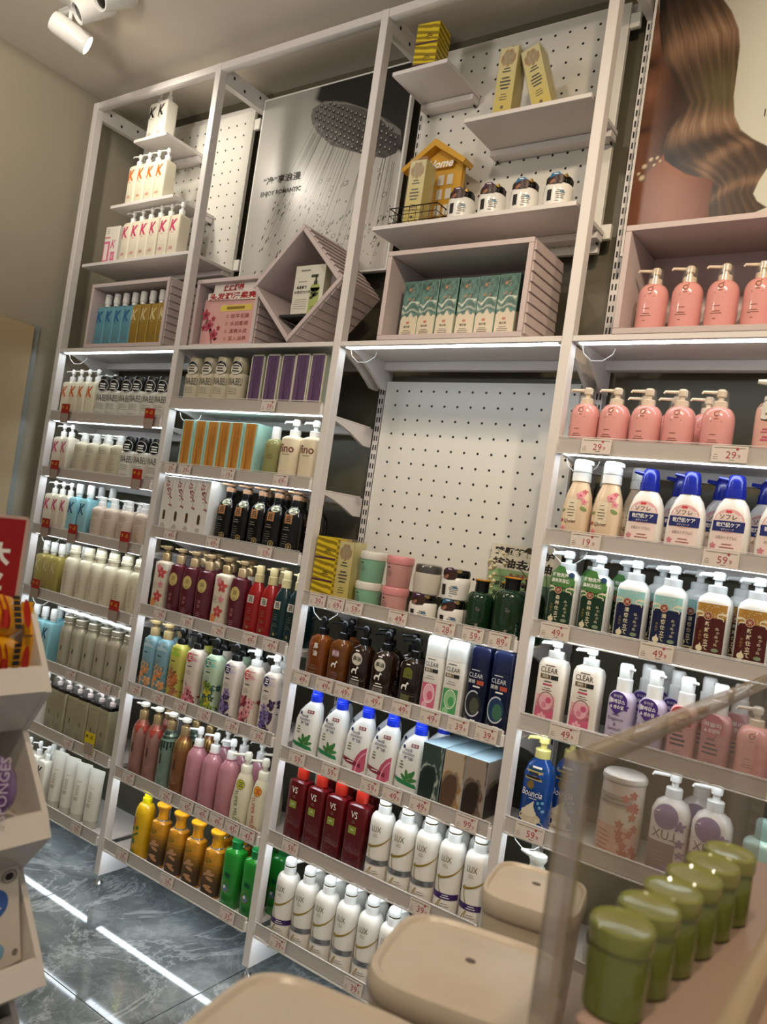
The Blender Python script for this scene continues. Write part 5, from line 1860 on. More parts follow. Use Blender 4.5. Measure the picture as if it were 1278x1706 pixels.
@kind('soflet', 'pump_bottle', 'white bottle, navy label band, navy pump')
def f():
    P = [(0, .0330, .0220, 3), (.003, .0352, .0240, 3), (.050, .0345, .0240, 3), (.088, .0315, .0230, 2.8), (.108, .0250, .0205, 2.5), (.119, .0175, .0170, 2.1), (.122, .0165, .0165)]
    L = Lab(P); nv = C('sof_navy', '232a66'); pk = C('sof_pink', 'd9a3a0'); pl = C('sof_pale', 'e4cfc6')
    L.rect(-.0255, .0255, .008, .080, pl, 0); L.ell(0, .078, .0255, .022, pk, 1, 28); L.ell(0, .076, .0225, .018, pl, 2, 28)
    L.rect(-.006, .004, .0925, .097, C('sof_red', 'c03a3a'), 3); L.text('ソフレ', -.001, .085, .0085, BROWNINK, 3, bold=.02)
    L.rect(-.0270, .0270, .059, .078, nv, 3); L.text('乾燥肌ケア', 0, .071, .0085, M_WHITEINK, 4, width=.040, bold=.015); L.text('ボディソープ', 0, .0625, .0042, M_WHITEINK, 4, width=.022)
    L.text('お肌のトラブルに', 0, .048, .0060, BROWNINK, 3, width=.036); L.lines(.002, .036, .026, 2, .0055, C('sof_red2', 'a55a4a'), 3, .0016); L.lines(0, .020, .018, 2, .005, BROWNINK, 3)
    for x, z in ((-.020, .015), (.020, .018), (-.014, .012), (-.022, .032)):
        L.flower(x, z, .006, C('sof_rose', 'c9808a'), None, 5, 3)
    p = MB(); nvp = C('sof_pump', '14228a', .25, coat=.3)
    p.loft([(.120, .0185, .0185), (.136, .0180, .0180), (.1365, .0168, .0168), (.150, .0160, .0160), (.160, .0140, .0140), (.163, .0110, .0110)], nvp, 24)
    p.tube([(-.008, -.002, .152), (-.030, -.008, .156)], .0055, nvp, 8, .003)
    return [('body', body(P, C('sof_white', 'e6e0d6', .22, coat=.3))), ('pump_head', p), ('label', L.mb)]


def jp(key, desc, word, top, mid, low, sticker=False):
    @kind(key, 'pump_bottle', desc)
    def f():
        P = [(0, .0275, .0225, 3.2), (.003, .0295, .0245, 3.2), (.112, .0295, .0245, 3.2), (.120, .0275, .0230, 3), (.128, .0190, .0180, 2.2), (.131, .0150, .0150, 2)]
        L = Lab(P); t, m_, lo = C('jp_' + top, top), C('jp_' + mid, mid), C('jp_' + low, low); cr = C('jp_cream', 'd9cfae')
        L.rect(-.0285, .0285, .001, .111, m_, 0)
        L.rect(-.0285, .0285, .086, .111, t, 1); L.rect(-.0285, .0285, .001, .018, lo, 1)
        r = random.Random(3)
        for k in range(26):
            L.ell(r.uniform(-.027, .027), r.uniform(.088, .109), .0008, .0008, cr, 2, 6)
        for s in (-1, 1):
            L.curve((s * .028, .093), (s * .010, .098), (s * .012, .088), .0045, cr, 2, 10, .0015); L.curve((s * .012, .088), (s * .024, .088), (s * .022, .082), .003, cr, 2, 8, .001)
        L.rect(-.020, .020, .012, .024, cr, 2); L.ell(-.020, .018, .006, .006, cr, 2, 14); L.ell(.020, .018, .006, .006, cr, 2, 14)
        L.lines(-.004, .0205, .020, 2, .0042, BROWNINK, 3, .0022); L.ell(.014, .018, .005, .004, C('jp_sage', '7a8a6a'), 3, 12)
        L.curve((-.028, .025), (-.018, .024), (-.022, .014), .0015, BROWNINK, 3)
        L.ell(-.004, .089, .0078, .0078, C('jp_seal', '8a2a24'), 3, 18); L.text('米', -.004, .089, .0085, cr, 4); L.ring(-.004, .089, .0074, .0074, .12, cr, 4)
        L.vtext(word, -.003, .080, .0098, cr, 3, bold=.02)
        for k in range(5):
            L.text('ぬか'[k % 2], .014 + .002 * (k % 2), .068 - .007 * k, .005, cr, 3)
        L.vtext('米ぬか', -.014, .062, .0055, C('jp_gold', 'a08a4a'), 3)
        L.ell(-.013, .030, .006, .0055, cr, 3, 14); L.poly([(-.015, .034), (-.012, .040), (-.010, .034)], cr, 3); L.leaf(.014, .030, .012, .007, 0, C('jp_sage', '7a8a6a'), 3)
        out = [('body', body(P, C('jp_white', 'dfe0dc', .22, coat=.3))), ('pump_head', pump(.129, .0165, .040, C('jp_pump', 'dcdedd', .25), style='std', nz=(-.85, -.5), reach=1.9)), ('label', L.mb)]
        if sticker:
            S = Lab([(.085, .0310, .0262, 3), (.155, .0285, .0245, 3)])
            S.poly([(-.026, .098), (-.027, .122), (-.018, .126), (-.008, .138), (.004, .136), (.010, .124), (.024, .120), (.025, .102), (.010, .094)], C('jp_sticker', '4a7a3c'), 2)
            S.text('植物洗净', -.003, .119, .0085, M_WHITEINK, 3, width=.034, bold=.02); S.text('森林沐浴感', -.002, .108, .0085, M_WHITEINK, 3, width=.038, bold=.02); S.ell(.019, .121, .0055, .0055, C('jp_blue', '2a3f5c'), 3, 14)
            out.append(('sticker', S.mb))
        return out


jp('jp_green', 'green labelled white bottle, green sticker', '森林仕立て', '2f6a2f', '12301c', '3f7a2c', True)
jp('jp_navy', 'navy and aqua labelled white bottle', '清爽仕立て', '8fbdb8', '141a3c', '8fb8b4')
jp('jp_brown', 'brown and ochre labelled white bottle', '新鮮仕立て', 'a87a34', '4a1410', 'a3682c')


@kind('clear_pump', 'pump_bottle', 'white shampoo bottle, pink artwork, white pump')
def f():
    P = [(0, .0270, .0205, 4), (.003, .0290, .0220, 4.5), (.124, .0290, .0220, 4.5), (.134, .0255, .0200, 3.5), (.139, .0155, .0150, 2), (.142, .0145, .0145, 2)]
    L = Lab(P)
    L.lines(-.001, .124, .030, 1, .003, BROWNINK, 1, .0018); L.text('CLEAR', -.002, .115, .0105, BROWNINK, 1, width=.036, bold=.01)
    L.rect(-.019, .002, .0975, .106, C('bronze_label', '6b5a33'), 1); L.rect(.003, .018, .0975, .106, C('black_label', '2b2a28'), 1); L.text('清扬', -.009, .102, .006, M_WHITEINK, 2); L.lines(-.002, .092, .024, 1, .005, BROWNINK, 1, .0022); L.lines(-.002, .086, .030, 1, .005, C('clr_red', 'c0506a'), 1, .0034); L.lines(-.002, .079, .022, 2, .004, BROWNINK, 1)
    a, b, c2 = C('clr_pink', 'c25a78'), C('clr_pale', 'dfa9b0'), C('clr_mid', 'cf7f92')
    for i, (z, m_) in enumerate(((.008, a), (.024, a), (.036, c2), (.048, b))):
        L.rect(-.022, .017, z, z + .017, m_, 1)
    L.ring(-.001, .052, .017, .021, .10, C('clr_ring', 'a5746f'), 2); L.ell(-.001, .052, .013, .016, b, 2, 22); L.ell(.004, .056, .006, .006, a, 3, 14); L.ell(-.004, .046, .005, .006, c2, 3, 14); L.flower(-.006, .022, .009, b, c2, 5, 2); L.lines(0, .011, .022, 1, .003, M_WHITEINK, 2)
    return [('body', body(P, C('clr_white', 'e8e2d6', .22, coat=.3), 32)), ('pump_head', pump(.140, .0160, .033, WHITE, style='std', nz=(-.9, -.4), reach=1.8)), ('label', L.mb)]


def elegance(key, desc, bcol, scol, w1, w2):
    @kind(key, 'pump_bottle', desc)
    def f():
        P = rounded(.0250, .0205, .106, 3, .0140, .020)
        L = Lab(P); ik = C('el_ink', '4a4a5c')
        L.lines(-.003, .062, .022, 1, .003, BROWNINK, 1)
        if w1 == 'Elegance':
            L.text(w1, -.003, .0535, .0075, ik, 1, width=.030); L.text('&', -.003, .0445, .0062, ik, 1); L.text(w2, -.003, .036, .0068, ik, 1, width=.026)
        else:
            L.lines(-.003, .0535, .028, 3, .008, ik, 1, .0030)
        L.lines(-.002, .026, .022, 3, .004, M_GREYINK, 1)
        L.curve((-.018, .002), (-.014, .014), (-.018, .020), .0012, ik, 1); L.flower(.012, .078, .007, C('el_' + scol, scol), None, 5, 1); L.flower(.016, .014, .006, C('el_' + scol, scol), None, 5, 1)
        S = Lab([(.050, .0258, .0215, 3), (.110, .0230, .0200, 3)])
        sm = C('els_' + scol, scol)
        S.ell(-.003, .087, .0185, .0185, sm, 2, 26); S.poly([(-.013, .072), (.007, .072), (-.003, .062)], sm, 2)
        if w1 == 'Elegance':
            S.text('우아한', -.003, .097, .006, M_WHITEINK, 3)
        S.text('엘레강스' if w1 == 'Elegance' else '러블리', -.003, .0875, .0078, M_WHITEINK, 3, width=.029, bold=.02); S.text('& 센슈얼' if w1 == 'Elegance' else '& 로맨틱', -.003, .077, .0072, M_WHITEINK, 3, width=.026, bold=.02)
        return [('body', body(P, C('elb_' + bcol, bcol, .22, coat=.3))), ('pump_head', pump(.104, .0150, .054, WHITE, style='cap', nz=(.8, -.5), reach=2.0)), ('label', L.mb), ('sticker', S.mb)]


elegance('el_violet', 'lilac bottle with violet heart sticker', 'b9aec6', '4a2f7a', 'Elegance', 'Sensual')
elegance('el_red', 'pink bottle with red round sticker', 'd7a0a2', 'b03a46', 'Lovely', 'Sweet')
elegance('el_pink', 'rose bottle with white pump', 'c78f92', 'c77a86', 'Lovely', 'Sweet')


@kind('cream_blue', 'pump_bottle', 'blue bottle with cream swirl, yellow pump')
def f():
    P = [(0, .0280, .0220, 3), (.003, .0305, .0240, 3), (.110, .0300, .0240, 3), (.128, .0250, .0205, 2.6), (.140, .0160, .0155, 2), (.144, .0145, .0145)]
    L = Lab(P); cr = C('cb_cream', 'd6ccb4'); dk = C('cb_dark', '123a52')
    L.rect(-.0285, .0285, .104, .124, dk, 0)
    L.rect(-.021, .016, .100, .118, C('cb_label', 'a99a6a'), 1); L.lines(-.003, .113, .030, 2, .008, M_INK, 2, .0044); L.lines(.002, .125, .030, 1, .004, M_WHITEINK, 1, .004)
    L.ell(-.006, .090, .0075, .0085, M_GOLD, 2, 20); L.text('Bouncia', -.001, .074, .0130, M_WHITEINK, 2, width=.044, slant=.15); L.lines(.002, .064, .026, 1, .003, M_WHITEINK, 2)
    L.ell(0, .014, .0275, .014, cr, 1, 28); L.ell(-.001, .026, .0235, .011, C('cb_cream2', 'c5b99e'), 2, 26); L.ell(-.003, .036, .0165, .008, cr, 3, 22); L.poly([(-.016, .036), (-.010, .046), (-.001, .054), (.006, .061), (.006, .050), (.010, .042), (.008, .034)], cr, 4)
    for x, z in ((.018, .050), (.022, .060), (.014, .058), (.024, .044)):
        L.ell(x, z, .003, .003, C('cb_sky', '6aa3c4'), 1, 10)
    L.rect(-.0285, .0285, .0005, .0075, C('cb_base', 'd0c4b4'), 3); L.lines(0, .004, .036, 1, .003, M_INK, 4, .0014)
    return [('body', body(P, C('cb_blue', '0f3f86', .2, coat=.4))), ('pump_head', pump(.142, .0160, .046, C('cb_pump', 'd8ca7c', .25), style='std', nz=(-.85, -.5), reach=1.9)), ('label', L.mb)]


@kind('mirror_lux', 'pump_bottle', 'white bottle, lilac flowers, mirrored lettering')
def f():
    P = [(0, .0315, .0250, 3), (.003, .0335, .0265, 3), (.118, .0335, .0265, 3), (.134, .0270, .0225, 2.6), (.142, .0150, .0150, 2), (.146, .0140, .0140)]
    L = Lab(P); vi = C('ml_violet', '8d7a9a'); tp = C('ml_taupe', '8a7a72')
    L.rect(-.030, .018, .000, .066, tp, 1); L.ell(-.003, .112, .022, .022, vi, 1, 24); L.text('LUX', -.004, .080, .016, C('ml_ink', '6a625a'), 2, width=.040, mirror=True)
    for x, z, r in ((.022, .100, .010), (.024, .070, .008), (.006, .014, .014), (-.016, .010, .010), (.026, .050, .007)):
        L.flower(x, z, r, vi, tp, 5, 2)
    L.lines(-.006, .048, .026, 4, .007, C('ml_ink2', 'a89c90'), 2)
    return [('body', body(P, C('ml_white', 'd9d3cc', .22, coat=.3))), ('pump_head', pump(.144, .0150, .044, WHITE, style='std', nz=(-.95, -.2), reach=2.6)), ('label', L.mb)]


@kind('big_jar', 'round_tin', 'pale tub with red floral print', 'tub')
def f():
    P = [(0, .0385, .0385), (.003, .0400, .0400), (.080, .0400, .0400), (.150, .0390, .0390)]
    L = Lab(P, mode='arc'); rd = C('bj_red', 'b5655c'); pk = C('bj_pink', 'd0a59a')
    L.rect(-.050, .050, .006, .070, pk, 0); L.rect(-.044, .030, .104, .126, C('bj_panel', 'a99f92'), 1); L.lines(-.007, .118, .056, 2, .008, M_GREYINK, 2, .0034)
    r = random.Random(9)
    for k in range(16):
        L.flower(r.uniform(.010, .050), r.uniform(.010, .140), .008, rd, None, 5, 2)
    L.lines(-.020, .056, .034, 6, .008, rd, 1, .0022)
    c = MB(); c.loft([(.148, .0405, .0405), (.152, .0415, .0415), (.158, .0405, .0405), (.162, .0360, .0360)], C('bj_lid', 'cfc6bb', .3), 30)
    return [('tub', body(P, C('bj_body', 'd0c2b4', .3), 32)), ('lid', c), ('label', L.mb)]


@kind('mint_bottle', 'pump_bottle', 'pale mint tall bottle with small label')
def f():
    P = rounded(.032, .026, .120, 2.8, .016, .012)
    L = Lab(P); L.rect(-.014, .004, .052, .068, C('mint_tag', '6a5f66'), 1)
    return [('body', body(P, C('mint_body', '9dbab0', .2, coat=.3))), ('cap', pump(.118, .0160, .034, C('mint_cap', '7f9a90', .25), style='plain')), ('label', L.mb)]


@kind('white_hand', 'pump_bottle', 'plain white bottle, slanted flat pump')
def f():
    P = rounded(.0285, .0260, .126, 2.4, .015, .034)
    p = MB(); p.loft([(.124, .0165, .0165), (.142, .0160, .0160), (.143, .0130, .0130), (.150, .0130, .0130)], C('wh_cap', 'e2dfd0', .25), 22); p.loft([(.150, .014, .014), (.158, .0185, .0165), (.166, .018, .016), (.168, .014, .012)], C('wh_cap', 'e2dfd0', .25), 22); p.tube([(-.008, -.003, .161), (-.034, -.010, .168)], .0070, C('wh_cap', 'e2dfd0', .25), 8, .0035)
    L = Lab(P); L.lines(-.010, .060, .012, 1, .003, M_INK, 1, .0022); L.lines(-.006, .054, .020, 2, .004, M_GREYINK, 1)
    return [('body', body(P, C('wh_body', 'dcd9d0', .25))), ('pump_head', p), ('label', L.mb)]

# ------------------------------------------------------------------ stocking the shelves
def proto(key):
    if key in PROTO:
        return PROTO[key]
    out = []
    for nm, g in KINDS[key][3]():
        out.append((nm, g.mesh(nm) if isinstance(g, MB) else g))
    PROTO[key] = out
    return out


def place(key, x, y, z, label, group, rz=0.0, tilt=None, desc=None):
    nm, d, cat, f = KINDS[key]
    t = thing(nm, label, cat, (x, y, z), rz, group)
    if tilt:
        t.rotation_euler = (tilt[0], tilt[1], rz)
    for pn, me in proto(key):
        o = link(pn, me, t)
        if pn == 'label' and False:
            o['label'] = d
    return t


FACE_R = {'U_black': .42, 'U_beige': .34, 'lined_beige': .35, 'lined_pink': .35, 'cream_round': .40, 'silver': .40, 'maroon': .22, 'orn_rose': .30, 'orn_green': .30, 'orn_bronze': .30, 'mild_green': .16, 'mild_orange': .16,
          'lux_silver': .10, 'lux_purple': .10, 'olive_bottle': .3, 'ryo_black': .12, 'ginger': .20, 'yellow_bottle': .1, 'horse_brown': .06, 'tube': .25}   # bottles turned a little towards the shop


def stock(where, z, front, back=(), yf=0.046, yb=0.112, third=(), yt=0.172, from_word='from left'):
    """front, back, third: lists of (kind, [x, ...]); the labels are numbered from the left within a kind"""
    for rowi, (items, y) in enumerate(((front, yf), (back, yb), (third, yt))):
        xs = {}
        for key, L in items:
            xs.setdefault(key, []).extend(L if isinstance(L, (list, tuple)) else [L])
        for key, L in xs.items():
            L.sort()
            d = KINDS[key][1]
            for i, x in enumerate(L):
                yy = y
                if isinstance(x, tuple):
                    x, yy = x
                pre = ('', 'half-hidden ', 'rearmost ')[rowi]
                if rowi and len(d.split()) > 7:
                    d = d.replace('wine red', 'red')
                o = '' if len(L) == 1 else ', %s %s' % (ORD[i] if i < len(L) - 1 or len(L) < 2 else 'last', from_word)
                lab = pre + d + o + ', ' + where
                g = None
                if len(L) > 1:
                    g = '%s, %s' % (d, where)
                h = sum(map(ord, key)) * 0.37 + x * 91
                jy = 0.0022 * math.sin(h * 3.1)
                place(key, x, yy + jy, z, lab, g, FACE_R.get(key, 0) + 0.05 * math.sin(h * 7.7) if 'carton' not in KINDS[key][0] else 0.012 * math.sin(h))


def A(x0, dx, n):
    return [round(x0 + dx * i, 4) for i in range(n)]


R_ = rowname
# leftmost bay: ledges, cubby, shelves
stock('highest ledge, leftmost bay', 2.2622, [('K_black', [-.347, -.297])], yf=.075)
stock('middle ledge, leftmost bay', 2.0532, [('K_orange', [-.384, -.338, -.292, -.246])], yf=.062)
stock('lowest ledge, leftmost bay', 1.8662, [('K_pink', [-.378, -.330, -.282, -.234, -.186, -.138]), ('K_set', [-.452])], yf=.064)
stock('lilac cubby, leftmost bay', 1.5822, [('K_blue', [-.4125, -.367, -.3215, -.276]), ('K_gold', [-.2305, -.185, -.1395, -.0985])], yf=.045)
f0 = lambda r: floor_z(0, r)
stock(R_(0, 1), f0(1), [('K_orange', A(-.552, .0485, 4)), ('U_black', [-.352, -.294, -.236, -.178, -.120, -.062])], [('U_black', [-.29, -.21, -.13]), ('K_orange', [-.46, -.41])])
stock(R_(0, 2), f0(2), [('K_pink', [-.551, -.503]), ('lined_beige', [-.430, -.368, -.303, -.240]), ('U_black', [-.178, -.117, -.056])], [('lined_beige', [-.40, -.33, -.26]), ('U_black', [-.15])])
stock(R_(0, 3), f0(3), [('K_pink', [-.552, -.504, -.458]), ('K_aqua', [-.412, -.352]), ('lined_pink', [-.286, -.225, -.146, -.072])], [('lined_pink', [-.25, -.18, -.11]), ('K_aqua', [-.39, -.33])])
stock(R_(0, 4), f0(4), [('K_olive', [-.553, -.506, -.459]), ('cream_round', [-.383, -.312, -.248, -.182, -.117, -.052])], [('cream_round', [-.34, -.27, -.20, -.13]), ('K_olive', [-.53, -.48, -.43])])
stock(R_(0, 5), f0(5), [('K_aqua', [-.548, -.500, -.452]), ('silver', [-.352, -.290, -.229, -.168, -.107, -.046])], [('K_aqua', [-.52, -.472, -.424]), ('silver', [-.31, -.24, -.17])])
stock(R_(0, 6), f0(6), [('white_pump_round', [-.430]), ('square_olive', [-.362, -.307, -.252, -.197, -.141, -.085])], [('square_olive', [-.33, -.27, -.21])])
stock(R_(0, 7), f0(7), [('K_black', [-.470, -.418, -.362]), ('tube', [-.298, -.236, -.175, -.109])], [('K_black', [-.44, -.39])])

# second bay
f1 = lambda r: floor_z(1, r)
stock(R_(1, 1), f1(1), [('U_beige', [.062, .123, .183, .243]), ('purple_box', [.326, .386, .438, .490, .542])], [('purple_box', [.36, .42, .50])])
stock(R_(1, 2), f1(2), [('orange_box', [.098, .1475, .197, .2465, .296, .3455]), ('olive_bottle', [.412]), ('fino', [.478, .547])], [('olive_bottle', [.050])], yf=.048)
stock(R_(1, 3), f1(3), [('blossom_box', [.060, .110, .160, .210]), ('ryo_black', [.271, .332, .393, .454, .515])], [('ryo_black', [.36, .42, .48, .54])], yf=.052, yb=.11)
stock(R_(1, 4), f1(4), [('floral_white', [.054, .306]), ('maroon', [.116, .177, .240, .367]), ('ryo_red', [.427, .476]), ('ryo_teal', [.524, .569])], [('maroon', [.14, .20, .26]), ('floral_white', [.33]), ('ryo_red', [.45]), ('ryo_teal', [.545])])
stock(R_(1, 5), f1(5), [('bot_blue', [.053, .111]), ('bot_lime', [.176]), ('bot_pink', [.243]), ('bot_teal', [.316]), ('bot_violet', [.391]), ('bot_pinkw', [.462]), ('bot_violetw', [.533])], [('bot_blue', [.09]), ('bot_lime', [.20]), ('bot_pink', [.275]), ('bot_teal', [.35]), ('bot_violet', [.42]), ('bot_pinkw', [.50])])
stock(R_(1, 6), f1(6), [('orn_rose', [.062, .120]), ('orn_green', [.180]), ('orn_bronze', [.239]), ('pink_gloss', [.300, .361, .422]), ('mild_green', [.484]), ('mild_orange', [.545])], [('orn_rose', [.09]), ('orn_green', [.21]), ('orn_bronze', [.265]), ('pink_gloss', [.335, .400, .465]), ('mild_green', [.525])])
stock(R_(1, 7), f1(7), [('yellow_bottle', [.130]), ('ginger', [.200, .272, .345, .420]), ('green_bottle', [.491, .562])], [('ginger', [.375, .445]), ('green_bottle', [.528, .590])])

# third bay
stock('lilac cubby, third bay', 1.5822, [('wave_box', [.7905, .8415, .8925, .9435, .9945, 1.0465])], yf=.062)
zt = 2.2582
for i in range(2):
    place('wavy_pack', .722, .064, zt + .054 * i, 'yellow striped pack, %s of two stacked on short ledge' % ('lower', 'upper')[i], 'yellow striped packs, short ledge', 0.10)
zt = 2.0972
place('clear_carton', .955, .066, zt, 'clear carton of yellow liquid standing upright on ledge', 'clear yellow cartons, third bay ledge', 0.05)
place('clear_carton', 1.054, .075, zt + .001, 'clear carton of yellow liquid leaning sideways on ledge', 'clear yellow cartons, third bay ledge', 0.0, (0, -0.34))
zt = 1.8662
place('clear_carton', .748, .064, zt, 'clear carton of yellow liquid in wire basket, yellow house', None, 0.06)
for i, (x, k) in enumerate(((.872, 'jar_plum'), (.953, 'jar_plum'), (1.034, 'jar_blue'), (1.115, 'jar_blue'))):
    place(k, x, .066, zt, KINDS[k][1] + (', nearer yellow house' if i in (0, 2) else ', farther from yellow house') + ', third bay ledge', 'white jars on the wide ledge', 0.25)
f2 = lambda r: floor_z(2, r)
z = f2(1)
for i in range(3):
    place('wavy_pack', .657, .048, z + .0540 * i, 'yellow striped pack, %s of three stacked, third bay' % ('bottom', 'middle', 'top')[i], 'yellow striped packs, third bay shelf', 0.06)
stock(R_(2, 1), z, [('clear_carton', [.712]), ('green_small', [1.074]), ('green_tall', [1.146])], [('green_small', [1.105]), ('green_tall', [1.160])], yf=.050, yb=.116)
for k, x, nm in (('cup_green', .776, 'mint'), ('cup_pink', .853, 'pink')):
    for i in range(2):
        place(k, x + .003 * i, .052, z + .0715 * i, KINDS[k][1] + ', %s of two stacked, third bay' % ('lower', 'upper')[i], 'stacked cups, third bay', 0.1)
for k, x, i in (('jar_plum', .933, 0), ('jar_wrapped', .935, 1), ('jar_blue', 1.010, 0), ('jar_plum', 1.008, 1)):
    place(k, x, .052, z + .0675 * i, KINDS[k][1] + ', %s of two stacked' % ('lower', 'upper')[i] + ', third bay', 'stacked white jars, third bay', 0.2 - .1 * i)
stock(R_(2, 2), f2(2), [('horse_amber', [.664]), ('horse_pinklabel', [.729]), ('horse_brown', [.793, .858]), ('horse_olive', [.938]), ('clear_pink', [.994]), ('clear_green', [1.048]), ('clear_navy', [1.104]), ('clear_navyblue', [1.158])], [('horse_amber', [.70]), ('horse_brown', [.82, .89]), ('horse_olive', [.97]), ('clear_pink', [1.02]), ('clear_green', [1.07]), ('clear_navy', [1.13])])
stock(R_(2, 3), f2(3), [('hs_green', [.664, .741, .965]), ('hs_pink', [.818, .891]), ('swirl_green', [(1.036, .078)]), ('swirl_gold', [(1.0895, .078)]), ('swirl_brown', [(1.143, .078)])], [('hs_green', [.70, .775, .985]), ('hs_pink', [.85, .925])])
stock(R_(2, 4), f2(4), [('vs_red', [.667, .728, .789, .850]), ('lux_silver', [.914, .977, 1.037]), ('lux_purple', [1.098, 1.160])], [('shadow_bottle', [(.645, .17)]), ('lux_silver', [.945, 1.008, 1.070]), ('lux_purple', [1.130]), ('vs_red', [.70, .76, .82])])
stock(R_(2, 5), f2(5), [('lux_purple', [.672]), ('lux_silver', [.733, .795, .856, .918, .979]), ('goldcap', [1.045, 1.115])], [('lux_silver', [.70, .765, .827, .889, .951, 1.013])])

# rightmost bay
stock('lilac cubby, rightmost bay', 1.5822, [('pink_pump', [1.355, 1.420, 1.485, 1.550, 1.615])], yf=.058)
f3 = lambda r: floor_z(3, r)
stock(R_(3, 1), f3(1), [('pink_pump', [1.254, 1.316, 1.378, 1.440, 1.510]), ('foam_bottle', [1.603])], [('pink_pump', [1.35, 1.412, 1.474])])
stock(R_(3, 2), f3(2), [('cherry', [1.265, 1.328]), ('soflet', [1.402, 1.479, 1.556, 1.634])], [('cherry', [1.30, 1.362]), ('soflet', [1.445, 1.522, 1.60])])
stock(R_(3, 3), f3(3), [('jp_green', [1.262, 1.328]), ('jp_navy', [1.400, 1.470]), ('jp_brown', [1.548, 1.616])], [('jp_green', [1.295, 1.360]), ('jp_navy', [1.432, 1.502]), ('jp_brown', [1.580])])
stock(R_(3, 4), f3(4), [('clear_pump', [1.264, 1.336]), ('el_violet', [1.407, 1.464]), ('el_red', [1.520]), ('el_pink', [1.578]), ('pink_pump', [1.640, 1.710])], [('el_violet', [1.43, 1.487]), ('el_red', [1.543]), ('el_pink', [1.60])], third=[('el_violet', [1.45])])
stock(R_(3, 5), f3(5), [('cream_blue', [1.262]), ('big_jar', [1.430]), ('mirror_lux', [1.520, 1.592]), ('mint_bottle', [1.675])], [('cream_blue', [1.30]), ('mirror_lux', [1.555])], yf=.050)
stock(R_(3, 6), f3(6), [('white_hand', [1.285]), ('jar_wrapped', [1.43, 1.50])], [])
stock(R_(3, 7), f3(7), [('white_hand', [1.30, 1.40])], [])

# ------------------------------------------------------------------ red and yellow shelf flags on the leftmost bay
M_FLAG = mat('flag_red', 'a3201c', .45)
M_FLAGY = mat('flag_yellow', 'd7bf1c', .45)
def flag(x, z, colr, label, rz=0.0):
    t = thing('shelf_flag', label, 'price flag', (x, -0.010, z), rz, 'shelf flags on the leftmost bay')
    m = MB(); m.box(-.021, .021, -.0008, 0, 0.0, .030, M_FLAG if colr == 'r' else M_FLAGY)
    build('flag_card', m, t)
    L = Lab(None, -.0008); c = C('flag_gold', 'd8a428') if colr == 'r' else M_INK
    L.text('第', -.012, .019, .009, c, 0, bold=.02); L.text('-0', .006, .018, .012, c, 0, bold=.02)
    L.mb.box(-.020, -.0185, -.0006, -.0001, -.030, 0, M_FLAG if colr == 'r' else M_FLAGY); L.mb.box(.0185, .020, -.0006, -.0001, -.030, 0, M_FLAG if colr == 'r' else M_FLAGY)
    build('print', L.mb, t)
    m = MB(); m.box(-.0185, .0185, -.0005, 0, -.030, 0, C('flag_sleeve', 'a09286', .3)); build('sleeve', m, t)


for x, z, r, w in ((-.476, 1.363, 1, 'left'), (-.049, 1.361, 1, 'right'), (-.488, 1.178, 2, 'left'), (-.064, 1.180, 2, 'right'), (-.488, .987, 3, 'left'), (-.337, .985, 3, 'middle'), (-.076, .993, 3, 'right'), (-.492, .788, 4, 'left'), (-.077, .789, 4, 'right')):
    flag(x, z - .010, 'r', 'red card flag with yellow figures, %s end, %s' % (w, R_(0, r)) if w != 'middle' else 'red card flag with yellow figures, middle, ' + R_(0, r), 0.04)
flag(-.096, .384, 'y', 'yellow card flag with dark figures, ' + R_(0, 6), 0.1)

# ------------------------------------------------------------------ things on the top shelf
t = thing('sign_board', 'pink blossom sign with red lettering standing in lilac cubby', 'sign', (.160, .050, 1.5822))
m = MB()
W, H = .112, .138
P = [(-W + .012, 0), (W - .012, 0), (W - .003, .003), (W, .012), (W, H - .012), (W - .003, H - .003), (W - .012, H), (-W + .012, H), (-W + .003, H - .003), (-W, H - .012), (-W, .012), (-W + .003, .003)]
m.prism(P, 'y', 0, .004, C('sign_pink', 'd3a09b', .45)); build('board', m, t)
m = MB(); m.prism([(-.096, .132), (.108, .128), (.112, .150), (.090, .152), (.088, .178), (-.074, .180), (-.076, .152), (-.098, .152)], 'y', -.0045, .0035, C('sign_white', 'e6dcd2', .45)); hd = build('header', m, t)
L = Lab(None, -.0045); rd = C('sign_red', 'a3202a')
L.text('丝丝润养', .006, .165, .021, rd, 0, bold=.035, slant=.15); L.text('头发润滑柔亮', .005, .141, .020, rd, 0, bold=.035, slant=.15, width=.190)
build('print', L.mb, hd)
L = Lab(None, 0)
L.rect(-.042, .084, .098, .116, C('sign_yellow', 'd8c05a'), 0); L.lines(.020, .107, .110, 1, .004, M_GOLD, 1, .008)
for i, s in enumerate(('抚平毛躁', '水润柔顺', '清爽头皮', '深入滋养')):
    L.text(s, .042, .083 - .0215 * i, .013, C('sign_brown', '8a3a2c'), 1, width=.072); L.ring(-.008, .083 - .0215 * i, .0045, .0045, .25, C('sign_brown', '8a3a2c'), 1)
L.curve((-.118, .108), (-.085, .070), (-.060, .006), .0028, M_INK, 1)
for x, z, r in ((-.100, .090, .017), (-.080, .058, .018), (-.056, .030, .017), (-.102, .052, .010), (-.066, .078, .009), (-.040, .050, .008)):
    L.flower(x, z, r, C('blossom_rose', 'b5495a'), C('blossom_core', '6e1f2c'), 5, 2); 
for x, z, a in ((-.092, .070, .8), (-.070, .044, -.8), (-.046, .018, .4)):
    L.leaf(x, z, .016, .006, a, C('sign_leaf', '6b5a3a'), 2)
build('print', L.mb, t)

